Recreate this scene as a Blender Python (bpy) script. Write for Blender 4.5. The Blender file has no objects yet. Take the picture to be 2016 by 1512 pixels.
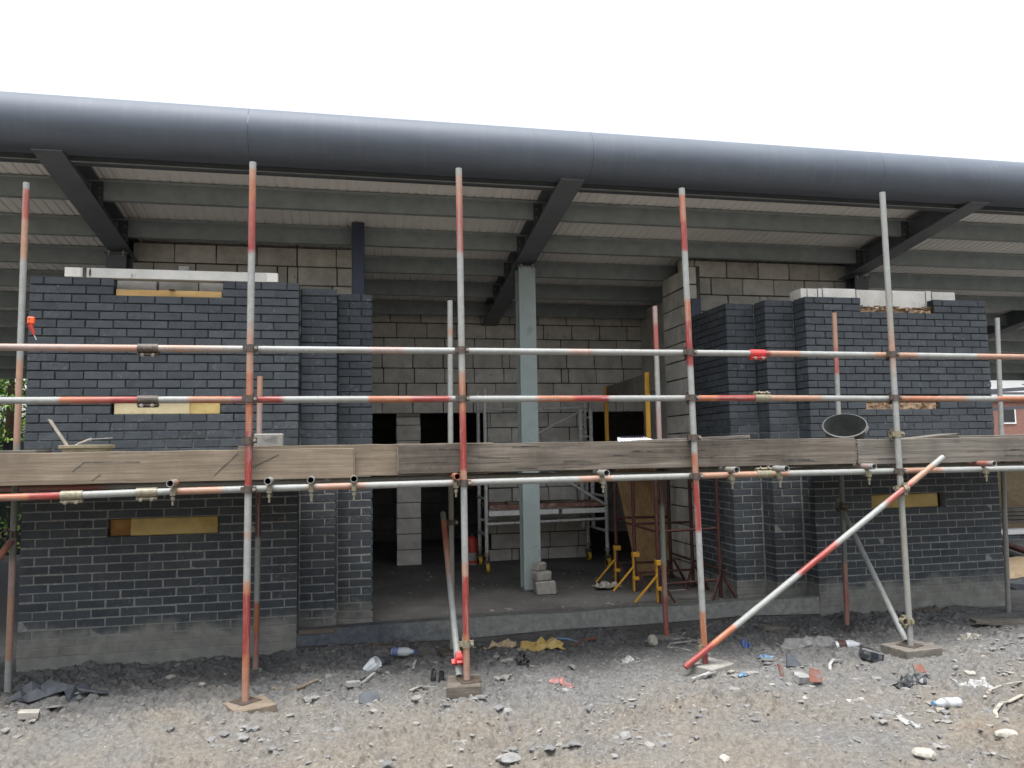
import bpy, bmesh, math, random
import numpy as np
from mathutils import Vector, Matrix
random.seed(11)
sc = bpy.context.scene
COL = sc.collection

# ------------------------------------------------------------------ camera
cam = bpy.data.cameras.new('camera'); camo = bpy.data.objects.new('camera', cam); COL.objects.link(camo)
yaw, pitch, roll = .2060, .0864, -.0175
fw = Vector((math.sin(yaw)*math.cos(pitch), math.cos(yaw)*math.cos(pitch), math.sin(pitch)))
rt = Vector((math.cos(yaw), -math.sin(yaw), 0)); up = rt.cross(fw)
r2 = rt*math.cos(roll)+up*math.sin(roll); u2 = -rt*math.sin(roll)+up*math.cos(roll)
m = Matrix((r2, u2, -fw)).transposed().to_4x4(); m.translation = (2.705, -7.2866, 1.4241)
camo.matrix_world = m
cam.sensor_width = 36; cam.lens = 36*1527.3/2016; cam.clip_start = .05; cam.clip_end = 2000
sc.camera = camo
CAM = Vector((2.705, -7.2866, 1.4241))

# ------------------------------------------------------------------ overcast sky, weak sun, exposure
SUN_EL, SUN_AZ = 76, 205          # sun behind the camera and a little to the left, veiled by cloud
w = bpy.data.worlds.new('World'); sc.world = w; w.use_nodes = True
nt = w.node_tree; nt.nodes.clear()
sky = nt.nodes.new('ShaderNodeTexSky'); sky.sky_type = 'NISHITA'; sky.sun_disc = False
sky.sun_elevation = math.radians(SUN_EL); sky.sun_rotation = math.radians(SUN_AZ)
sky.air_density = 1.0; sky.dust_density = 4.0; sky.ozone_density = 1.0
hs = nt.nodes.new('ShaderNodeHueSaturation'); hs.inputs['Saturation'].default_value = .30
bgn = nt.nodes.new('ShaderNodeBackground'); bgn.inputs['Strength'].default_value = .115
wo = nt.nodes.new('ShaderNodeOutputWorld')
nt.links.new(sky.outputs[0], hs.inputs['Color']); nt.links.new(hs.outputs[0], bgn.inputs['Color'])
nt.links.new(bgn.outputs[0], wo.inputs['Surface'])
sun = bpy.data.lights.new('sun', 'SUN'); sun.energy = 1.5; sun.angle = math.radians(40); sun.color = (1, .985, .965)
so = bpy.data.objects.new('sun', sun); COL.objects.link(so)
az, el = math.radians(SUN_AZ), math.radians(SUN_EL)
sdir = Vector((math.sin(az)*math.cos(el), math.cos(az)*math.cos(el), math.sin(el)))
so.rotation_euler = (-sdir).to_track_quat('-Z', 'Y').to_euler()
vs = sc.view_settings; vs.view_transform = 'Standard'; vs.look = 'None'; vs.gamma = 1; vs.exposure = 1.8
vs.use_curve_mapping = False
sc.render.resolution_x = 1024; sc.render.resolution_y = 768

# ------------------------------------------------------------------ materials
class NT:
    def __init__(s, name):
        s.m = bpy.data.materials.new(name); s.m.use_nodes = True; s.t = s.m.node_tree
        s.b = s.t.nodes['Principled BSDF']; s.out = s.t.nodes['Material Output']
    def n(s, kind, **kw):
        nd = s.t.nodes.new('ShaderNode'+kind)
        for k, v in kw.items():
            if k in nd.inputs: nd.inputs[k].default_value = v
            else: setattr(nd, k, v)
        return nd
    def l(s, a, b): s.t.links.new(a, b)
    def pos(s, scale=(1, 1, 1), obj=False):
        src = s.n('TexCoord').outputs['Object'] if obj else s.n('NewGeometry').outputs['Position']
        if scale == (1, 1, 1): return src
        mp = s.n('Mapping'); mp.inputs['Scale'].default_value = scale; s.l(src, mp.inputs['Vector']); return mp.outputs[0]
    def noise(s, vec, scale, detail=4, rough=.6):
        nd = s.n('TexNoise', Scale=scale, Detail=detail, Roughness=rough); s.l(vec, nd.inputs['Vector']); return nd.outputs['Fac']
    def ramp(s, fac, stops):
        r = s.n('ValToRGB'); e = r.color_ramp.elements
        while len(e) > 1: e.remove(e[-1])
        e[0].position = stops[0][0]; e[0].color = col4(stops[0][1])
        for p, c in stops[1:]:
            q = e.new(p); q.color = col4(c)
        s.l(fac, r.inputs[0]); return r.outputs[0]
    def mix(s, fac, a, b, mode='MIX'):
        x = s.n('MixRGB', blend_type=mode)
        for v, i in ((fac, 0), (a, 1), (b, 2)):
            if hasattr(v, 'links') or hasattr(v, 'is_output'): s.l(v, x.inputs[i])
            else: x.inputs[i].default_value = v if i == 0 else col4(v)
        return x.outputs[0]
    def math(s, op, a, b=0.0):
        x = s.n('Math', operation=op)
        for v, i in ((a, 0), (b, 1)):
            if hasattr(v, 'is_output'): s.l(v, x.inputs[i])
            else: x.inputs[i].default_value = v
        return x.outputs[0]
    def bump(s, h, strength, dist=.01):
        x = s.n('Bump', Strength=strength, Distance=dist); s.l(h, x.inputs['Height']); s.l(x.outputs[0], s.b.inputs['Normal'])
    def fin(s, colr, rough=.8, spec=.3, metal=0.):
        if hasattr(colr, 'is_output'): s.l(colr, s.b.inputs['Base Color'])
        else: s.b.inputs['Base Color'].default_value = col4(colr)
        if hasattr(rough, 'is_output'): s.l(rough, s.b.inputs['Roughness'])
        else: s.b.inputs['Roughness'].default_value = rough
        s.b.inputs['Specular IOR Level'].default_value = spec; s.b.inputs['Metallic'].default_value = metal
        return s.m
def col4(c):
    if isinstance(c, (int, float)): return (c, c, c, 1)
    return (c[0], c[1], c[2], 1)
def mul(c, k): return tuple(x*k for x in c)

def mottled(name, c, rough=.7, spec=.3, var=.35, scale=7, bump=.25, bscale=60, metal=0., dirt=None, dscale=5, dthr=.55, obj=False):
    k = NT(name); p = k.pos(obj=obj)
    n1 = k.noise(p, scale, 5)
    co = k.ramp(n1, [(.25, mul(c, 1-var)), (.75, mul(c, 1+var))])
    if dirt:
        n2 = k.noise(p, dscale, 6, .7)
        co = k.mix(k.ramp(n2, [(dthr-.06, 0), (dthr+.08, 1)]), co, dirt)
    if bump: k.bump(k.noise(p, bscale, 3), bump, .004)
    return k.fin(co, rough, spec, metal)

def brick_mat():
    k = NT('blue_black_brick'); p = k.pos()
    oi = k.n('ObjectInfo').outputs['Random']; ii = k.n('NewGeometry').outputs['Random Per Island']
    r = k.math('FRACT', k.math('ADD', oi, ii))
    base = k.ramp(r, [(0, (.046, .053, .060)), (.3, (.052, .060, .068)), (.7, (.057, .066, .074)), (1, (.064, .073, .081))])
    n = k.noise(p, 9, 6, .65)
    base = k.mix(.5, base, k.ramp(n, [(.3, .34), (.72, .7)]), 'OVERLAY')
    # mortar smudges on odd bricks
    sm = k.noise(p, 26, 5, .7); r2 = k.math('FRACT', k.math('MULTIPLY', r, 13.7))
    low = k.noise(p, 1.6, 3)
    msk = k.math('MULTIPLY', k.ramp(sm, [(.53, 0), (.66, 1)]), k.math('MULTIPLY', k.ramp(r2, [(.3, 0), (.9, 1)]), k.ramp(low, [(.42, .15), (.6, 1)])))
    base = k.mix(k.math('MULTIPLY', msk, .5), base, (.20, .205, .21))
    # cement slurry splashed over the bottom courses
    sep = k.n('SeparateXYZ'); k.l(p, sep.inputs[0])
    zz = k.math('ADD', sep.outputs['Z'], k.math('MULTIPLY', k.math('SUBTRACT', k.noise(p, 2.2, 5, .65), .5), .55))
    sl = k.ramp(k.math('ADD', zz, .5), [(.42, 1), (.54, 0)])
    slc = k.ramp(k.noise(p, 7, 5), [(.3, (.145, .147, .132)), (.7, (.26, .262, .235))])
    base = k.mix(k.math('MULTIPLY', sl, .9), base, slc)
    k.bump(k.noise(p, 75, 5, .7), .45, .004)
    return k.fin(base, k.ramp(k.noise(p, 14, 3), [(.3, .7), (.7, .9)]), .22)

def mortar_mat():
    k = NT('mortar'); p = k.pos(); sep = k.n('SeparateXYZ'); k.l(p, sep.inputs[0])
    zz = k.math('ADD', sep.outputs['Z'], k.math('MULTIPLY', k.math('SUBTRACT', k.noise(p, 1.3, 3), .5), .9))
    t = k.ramp(k.math('MULTIPLY', zz, .25), [(.33, 1), (.45, 0)])       # older, dried bed joints low down; fresh dark ones above
    n = k.noise(p, 30, 4)
    co = k.mix(t, k.ramp(n, [(.3, (.018, .020, .022)), (.7, (.045, .048, .051))]), k.ramp(n, [(.3, (.16, .165, .165)), (.7, (.29, .295, .285))]))
    sl = k.ramp(k.math('ADD', k.math('ADD', sep.outputs['Z'], k.math('MULTIPLY', k.math('SUBTRACT', k.noise(p, 2.2, 5, .65), .5), .55)), .5), [(.42, 1), (.54, 0)])
    co = k.mix(k.math('MULTIPLY', sl, .8), co, k.ramp(k.noise(p, 7, 5), [(.3, (.145, .147, .132)), (.7, (.26, .262, .235))]))
    k.bump(k.noise(p, 120, 4), .6, .005)
    return k.fin(co, .95, .1)

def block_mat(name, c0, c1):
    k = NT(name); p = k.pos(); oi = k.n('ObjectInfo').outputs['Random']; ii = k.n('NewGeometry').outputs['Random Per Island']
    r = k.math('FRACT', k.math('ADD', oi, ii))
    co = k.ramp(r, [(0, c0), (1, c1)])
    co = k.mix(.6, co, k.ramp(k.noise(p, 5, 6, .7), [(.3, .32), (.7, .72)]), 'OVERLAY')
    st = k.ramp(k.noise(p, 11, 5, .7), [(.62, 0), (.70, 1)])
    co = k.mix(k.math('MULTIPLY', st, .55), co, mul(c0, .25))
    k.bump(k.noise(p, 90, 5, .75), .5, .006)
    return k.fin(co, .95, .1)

TC = dict(W=(.225, .237, .228), T=(.20, .197, .17), G=(.12, .13, .115), R=(.215, .030, .025), O=(.285, .098, .045),
          F=(.25, .068, .052), P=(.29, .165, .112), K=(.265, .19, .17), D=(.09, .03, .026))
def tube_mat(stops, L):
    k = NT('painted_scaffold_tube'); p = k.pos(obj=True); sep = k.n('SeparateXYZ'); k.l(p, sep.inputs[0])
    oi = k.n('ObjectInfo').outputs['Random']
    mp = k.n('Mapping'); mp.inputs['Scale'].default_value = (55, 55, 3.2); k.l(p, mp.inputs['Vector'])
    cb = k.n('CombineXYZ'); k.l(k.math('MULTIPLY', oi, 37.), cb.inputs[0]); k.l(cb.outputs[0], mp.inputs['Location'])
    st = k.noise(mp.outputs[0], 1., 5, .7)
    f = k.math('ADD', k.math('DIVIDE', sep.outputs['Z'], L), k.math('MULTIPLY', k.math('SUBTRACT', st, .5), .016))
    rs = []; last = -1
    for q, c in stops:
        q = min(max(q, 0), 1)
        if q <= last: q = last+.0005
        last = q; rs.append((q, TC[c]))
    co = k.ramp(f, rs[:32])
    wear = k.ramp(st, [(.51, 0), (.60, 1)])
    co = k.mix(k.math('MULTIPLY', wear, .6), co, (.215, .205, .188))
    mot = k.noise(p, 24, 5, .7)
    co = k.mix(.5, co, k.ramp(mot, [(.3, .34), (.7, .66)]), 'OVERLAY')
    spots = k.ramp(k.noise(p, 45, 4, .7), [(.64, 0), (.70, 1)])
    co = k.mix(k.math('MULTIPLY', spots, .65), co, (.085, .062, .05))
    k.bump(k.math('ADD', mot, st), .15, .002)
    return k.fin(co, k.ramp(mot, [(.3, .38), (.7, .62)]), .45)

def wood_mat(name, ca, cb, cdark, stretch=(.55, 22, 22), crack=.62):
    k = NT(name); p = k.pos(stretch); pw = k.pos()
    oi = k.n('ObjectInfo').outputs['Random']; cbn = k.n('CombineXYZ'); k.l(k.math('MULTIPLY', oi, 31.), cbn.inputs[0])
    va = k.n('VectorMath', operation='ADD'); k.l(p, va.inputs[0]); k.l(cbn.outputs[0], va.inputs[1]); p = va.outputs[0]
    n = k.noise(p, 1.4, 7, .68); b = k.noise(pw, 2.3, 5, .65)
    co = k.ramp(n, [(.28, mul(ca, .62)), (.5, ca), (.72, mul(cb, 1.12))])
    fg = k.noise(p, 6.5, 4, .6)
    co = k.mix(.45, co, k.ramp(fg, [(.3, .3), (.7, .68)]), 'OVERLAY')
    co = k.mix(k.ramp(b, [(.42, 0), (.68, .75)]), co, cdark)
    g = k.noise(p, 3.2, 3, .5)
    co = k.mix(k.ramp(g, [(crack, 0), (crack+.06, .55)]), co, mul(cdark, .4))
    vo = k.n('TexVoronoi', Scale=1.0); mp = k.n('Mapping'); mp.inputs['Scale'].default_value = (1.1, 3.1, 3.1); k.l(pw, mp.inputs['Vector']); k.l(mp.outputs[0], vo.inputs['Vector'])
    co = k.mix(k.ramp(vo.outputs['Distance'], [(.03, .8), (.085, 0)]), co, mul(cdark, .45))
    sp = k.ramp(k.noise(pw, 17, 5, .72), [(.66, 0), (.71, .55)])
    co = k.mix(sp, co, (.24, .235, .22))
    k.bump(k.math('SUBTRACT', n, k.math('MULTIPLY', g, .5)), .6, .005)
    return k.fin(co, .9, .15)

def ground_mat():
    k = NT('site_dirt'); p = k.pos(); sep = k.n('SeparateXYZ'); k.l(p, sep.inputs[0])
    big = k.noise(p, .75, 5, .6); mid = k.noise(p, 3.2, 6, .65); fine = k.noise(p, 34, 5, .75)
    grey = k.ramp(fine, [(.25, (.068, .067, .065)), (.5, (.127, .126, .122)), (.8, (.20, .198, .192))])
    sand = k.ramp(fine, [(.25, (.085, .074, .059)), (.5, (.155, .137, .112)), (.8, (.23, .207, .175))])
    dark = k.ramp(fine, [(.3, (.045, .046, .047)), (.75, (.125, .125, .123))])
    rust = k.ramp(fine, [(.3, (.09, .06, .045)), (.75, (.2, .14, .10))])
    # sandy fill lies away from the wall and to the left, black topsoil against the wall
    s1 = k.math('ADD', k.math('MULTIPLY', sep.outputs['Y'], -.13), k.math('MULTIPLY', sep.outputs['X'], -.023))
    sm = k.ramp(k.math('ADD', k.math('ADD', k.math('MULTIPLY', big, .9), k.math('MULTIPLY', mid, .35)), k.math('SUBTRACT', s1, .22)), [(.50, 0), (.74, .85)])
    co = k.mix(sm, grey, sand)
    dm = k.math('ADD', k.math('MULTIPLY', sep.outputs['Y'], .30), k.math('ADD', k.math('MULTIPLY', mid, .55), k.math('MULTIPLY', big, .45)))
    co = k.mix(k.ramp(dm, [(.31, 0), (.54, .8)]), co, dark)
    co = k.mix(k.ramp(k.noise(p, 1.9, 3), [(.64, 0), (.72, .4)]), co, rust)
    wh = k.ramp(k.noise(p, 95, 2), [(.68, 0), (.73, .6)])
    co = k.mix(wh, co, (.48, .47, .44))
    k.bump(k.math('ADD', fine, k.math('MULTIPLY', k.noise(p, 130, 4, .7), .6)), .8, .012)
    return k.fin(co, .95, .1)

def gravel_mat():
    k = NT('rubble_stones'); p = k.pos(); ii = k.n('NewGeometry').outputs['Random Per Island']
    co = k.ramp(ii, [(0, (.12, .121, .122)), (.3, (.155, .156, .155)), (.6, (.18, .178, .172)), (.9, (.205, .198, .183)), (.985, (.23, .22, .2)), (1, (.32, .31, .29))])
    co = k.mix(.5, co, k.ramp(k.noise(p, 60, 4), [(.3, .3), (.7, .7)]), 'OVERLAY')
    k.bump(k.noise(p, 150, 3), .4, .004)
    return k.fin(co, .95, .1)

def floor_mat():
    k = NT('concrete_floor'); p = k.pos(); n = k.noise(p, 1.6, 6, .65); f = k.noise(p, 28, 5, .7)
    co = k.ramp(n, [(.3, (.055, .052, .049)), (.7, (.115, .112, .106))])
    co = k.mix(.5, co, k.ramp(f, [(.3, .3), (.7, .66)]), 'OVERLAY')
    k.bump(f, .35, .005); return k.fin(co, .85, .25)

def dpc_mat():
    k = NT('dpc_membrane'); p = k.pos(); sep = k.n('SeparateXYZ'); k.l(p, sep.inputs[0])
    n = k.noise(k.pos((1.2, 6, 3)), 1.4, 5, .65)
    t = k.ramp(k.math('ADD', k.math('MULTIPLY', sep.outputs['X'], .2), k.math('MULTIPLY', k.math('SUBTRACT', n, .5), .45)), [(.62, 0), (.78, 1)])
    f = k.noise(p, 16, 6, .7)
    a = k.ramp(f, [(.3, (.035, .042, .055)), (.75, (.11, .125, .14))]); b = k.ramp(f, [(.3, (.12, .125, .12)), (.72, (.27, .275, .26))])
    co = k.mix(t, a, b)
    co = k.mix(k.ramp(k.noise(p, 9, 4, .7), [(.66, 0), (.74, .7)]), co, (.03, .033, .04))
    k.bump(f, .3, .006); return k.fin(co, .6, .4)

def soffit_mat():
    k = NT('roof_liner_sheet'); n = k.noise(k.pos((9, .5, .5)), 1.5, 4); n2 = k.noise(k.pos(), 1.1, 5)
    co = k.ramp(n, [(.3, (.77, .76, .745)), (.7, (.80, .79, .775))]); co = k.mix(k.ramp(n2, [(.4, 0), (.75, .35)]), co, (.7, .69, .675))
    return k.fin(co, .6, .3)

def fascia_mat():
    k = NT('slate_grey_coated_steel'); p = k.pos()
    n = k.noise(k.pos((1.2, 5, 5)), 1.1, 5, .6); st = k.noise(k.pos((26, 2.5, 2.5)), 1., 4, .6)
    co = k.ramp(n, [(.3, (.080, .095, .118)), (.7, (.10, .117, .143))])
    co = k.mix(k.ramp(st, [(.52, 0), (.75, .22)]), co, (.16, .165, .17))
    k.bump(k.noise(k.pos((1, 2, 2)), 1.6, 2), .12, .03)
    return k.fin(co, k.ramp(n, [(.3, .5), (.7, .62)]), .22)

def plastic(name, c, alpha=1., rough=.3, trans=0.):
    k = NT(name); k.b.inputs['Transmission Weight'].default_value = trans
    n = k.noise(k.pos(), 30, 4); co = k.ramp(n, [(.3, mul(c, .75)), (.7, c)])
    return k.fin(co, rough, .5)

M = {}
M['brick'] = brick_mat(); M['mortar'] = mortar_mat()
M['block'] = block_mat('concrete_block', (.40, .388, .352), (.51, .495, .455))
M['block_shaded'] = block_mat('shaded_block', (.075, .073, .068), (.11, .107, .10))  # darker copy of the block colour, standing in for unlit room shade
M['aerated'] = block_mat('aerated_block', (.55, .535, .49), (.66, .65, .61))
M['blockjoint'] = mottled('block_joint', (.07, .065, .058), .95, .1, .5, 12)
M['lintel'] = mottled('concrete_lintel', (.50, .50, .475), .85, .2, .18, 4, .4, 70, dirt=(.13, .13, .12), dscale=9, dthr=.64)
M['floor'] = floor_mat(); M['dpc'] = dpc_mat(); M['soffit'] = soffit_mat()
M['fascia'] = fascia_mat()
M['rafter'] = mottled('slate_painted_rafter', (.125, .138, .155), .55, .35, .15, 4, .1, dirt=(.19, .19, .185), dscale=3, dthr=.64)
M['steel_dark'] = mottled('dark_grey_painted_steel', (.068, .074, .084), .5, .4, .15, 5, .1)
M['purlin'] = mottled('galvanised_purlin', (.225, .258, .262), .5, .4, .2, 6, .1)
M['column'] = mottled('grey_green_primer', (.265, .315, .305), .5, .35, .10, 5, .1, dirt=(.17, .2, .2), dscale=3, dthr=.62)
M['navy'] = mottled('navy_painted_steel', (.035, .045, .075), .5, .4, .2, 5, .1)
M['coupler'] = mottled('dark_rusty_coupler', (.055, .045, .038), .55, .45, .5, 50, .3, dirt=(.16, .09, .05), dscale=40, dthr=.6)
M['coupler_zinc'] = mottled('zinc_coupler', (.19, .175, .12), .42, .5, .4, 45, .3, dirt=(.10, .08, .05), dscale=35, dthr=.57)
M['coupler_red'] = mottled('red_painted_coupler', (.46, .035, .035), .45, .5, .25, 30, .2)
M['bolt'] = mottled('bolt_steel', (.22, .2, .17), .45, .5, .4, 60, .2)
M['wood_a'] = wood_mat('pale_scaffold_board', (.185, .152, .115), (.235, .196, .15), (.115, .093, .07), crack=.66)
M['wood_b'] = wood_mat('weathered_scaffold_board', (.125, .109, .09), (.185, .164, .138), (.045, .039, .034), crack=.60)
M['wood_c'] = wood_mat('greyed_scaffold_board', (.15, .138, .12), (.195, .18, .158), (.078, .07, .06), crack=.62)
M['wood_deck'] = wood_mat('dirty_deck_board', (.14, .125, .107), (.19, .175, .155), (.07, .063, .055))
M['timber_yellow'] = wood_mat('fresh_timber', (.42, .28, .12), (.5, .35, .16), (.32, .2, .08), crack=.72)
M['insulation'] = mottled('mineral_wool', (.46, .35, .15), .95, .1, .22, 5, .9, 80, dirt=(.36, .25, .08), dscale=2, dthr=.55)
M['insulation_pale'] = mottled('pale_mineral_wool', (.50, .43, .27), .95, .1, .16, 5, .9, 80, dirt=(.42, .33, .15), dscale=3, dthr=.6)
M['insulation_brown'] = mottled('brown_mineral_wool', (.27, .15, .055), .95, .1, .4, 8, .9, 70)
M['shavings'] = mottled('brown_wood_shavings', (.34, .24, .16), .9, .1, .5, 25, .3)
M['ply'] = wood_mat('plywood_sheet', (.34, .22, .11), (.42, .28, .15), (.20, .125, .06), (14, 14, 1.), .7)
M['alu'] = mottled('aluminium_tube', (.46, .46, .45), .4, .5, .2, 20, .1, dirt=(.14, .13, .12), dscale=22, dthr=.6)
M['alu_white'] = mottled('pale_aluminium_edge', (.62, .62, .60), .45, .5, .12, 12, .1)
M['tower_deck'] = mottled('red_brown_deck_edge', (.19, .10, .078), .7, .3, .3, 12, .2, dirt=(.34, .3, .26), dscale=10, dthr=.58)
M['castor'] = mottled('castor_yellow', (.50, .33, .03), .5, .4, .2, 30, .1)
M['rubber'] = mottled('black_rubber', (.02, .02, .02), .7, .3, .2, 30, .1)
M['trestle'] = mottled('dark_red_trestle', (.062, .022, .019), .6, .35, .4, 18, .3, dirt=(.03, .02, .018), dscale=12, dthr=.55)
M['yellow'] = mottled('yellow_painted_steel', (.46, .245, .025), .5, .4, .16, 14, .1, dirt=(.4, .2, .03), dscale=18, dthr=.64)
M['ground'] = ground_mat(); M['gravel'] = gravel_mat()
M['stone_grey'] = mottled('grey_stone', (.20, .20, .195), .95, .1, .35, 18, .6, 60)
M['stone_pale'] = mottled('pale_stone', (.29, .275, .245), .95, .1, .25, 18, .6, 60)
M['slate'] = mottled('dark_slate', (.06, .066, .075), .6, .3, .4, 14, .4, 50)
M['concrete_pad'] = mottled('concrete_lump', (.22, .215, .195), .95, .1, .25, 14, .6, 60)
M['white_plastic'] = mottled('dirty_white_plastic', (.31, .31, .30), .45, .4, .15, 25, .1, dirt=(.13, .13, .127), dscale=22, dthr=.54)
M['cream_plastic'] = mottled('cream_plastic', (.28, .262, .22), .5, .4, .15, 25, .1, dirt=(.13, .13, .127), dscale=22, dthr=.54)
M['black_plastic'] = mottled('black_plastic', (.022, .024, .028), .4, .45, .25, 25, .1, dirt=(.13, .13, .127), dscale=22, dthr=.54)
M['clear'] = plastic('clear_bottle_plastic', (.86, .9, .93), rough=.18, trans=.55)
M['blue'] = mottled('blue_plastic', (.025, .08, .26), .4, .45, .2, 25, .1, dirt=(.13, .13, .127), dscale=22, dthr=.54)
M['cyan'] = mottled('light_blue_plastic', (.10, .22, .36), .4, .45, .2, 25, .1, dirt=(.13, .13, .127), dscale=22, dthr=.54)
M['label_blue'] = mottled('blue_bottle_label', (.10, .13, .26), .5, .4, .3, 60, .0)
M['pink'] = mottled('pink_plastic', (.30, .13, .12), .5, .4, .2, 20, .1, dirt=(.13, .13, .127), dscale=22, dthr=.54)
M['terracotta'] = mottled('terracotta', (.17, .07, .05), .8, .2, .2, 20, .3, dirt=(.13, .13, .127), dscale=22, dthr=.54)
M['red'] = mottled('red_plastic', (.40, .04, .025), .45, .4, .1, 20, .05)
M['orange'] = mottled('orange_plastic', (.78, .10, .02), .4, .4, .08, 20, .05)
M['bucket'] = mottled('dusty_black_bucket', (.045, .047, .048), .55, .4, .3, 12, .2, dirt=(.085, .084, .08), dscale=5, dthr=.6)
M['tub'] = mottled('mortar_caked_tub', (.30, .265, .18), .85, .2, .3, 9, .5, 50, dirt=(.50, .38, .08), dscale=7, dthr=.63)
M['stoolw'] = mottled('white_step_plastic', (.62, .66, .70), .5, .4, .06, 12, .05)
M['stoold'] = mottled('dark_hole', (.02, .025, .035), .6, .2, .1, 12, 0)
M['grey_wood'] = wood_mat('mortar_stained_wood', (.30, .275, .23), (.38, .35, .3), (.18, .165, .14), (20, 20, 2.))
M['leaf'] = mottled('conifer_foliage', (.075, .15, .025), .7, .2, .5, 6, 0)
M['leaf2'] = mottled('light_conifer_foliage', (.15, .23, .05), .7, .2, .4, 6, 0)
M['bark'] = mottled('bark', (.07, .05, .035), .9, .1, .4, 20, .5)
M['fence'] = mottled('dark_fence', (.03, .035, .035), .8, .2, .3, 8, .2)
M['house_brick'] = mottled('red_house_brick', (.25, .135, .11), .9, .1, .2, 12, .2)
M['white_paint'] = mottled('white_cladding', (.72, .72, .70), .6, .3, .06, 4, 0)
M['house_roof'] = mottled('house_roof_tiles', (.13, .12, .11), .9, .1, .3, 8, .3)
M['glass'] = mottled('window_glass', (.03, .035, .04), .1, .6, .1, 3, 0)
M['wheelbarrow'] = mottled('navy_wheelbarrow', (.02, .04, .09), .45, .4, .2, 8, .1)
M['sand'] = mottled('sand', (.40, .31, .20), .95, .1, .2, 20, .6, 60)

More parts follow.
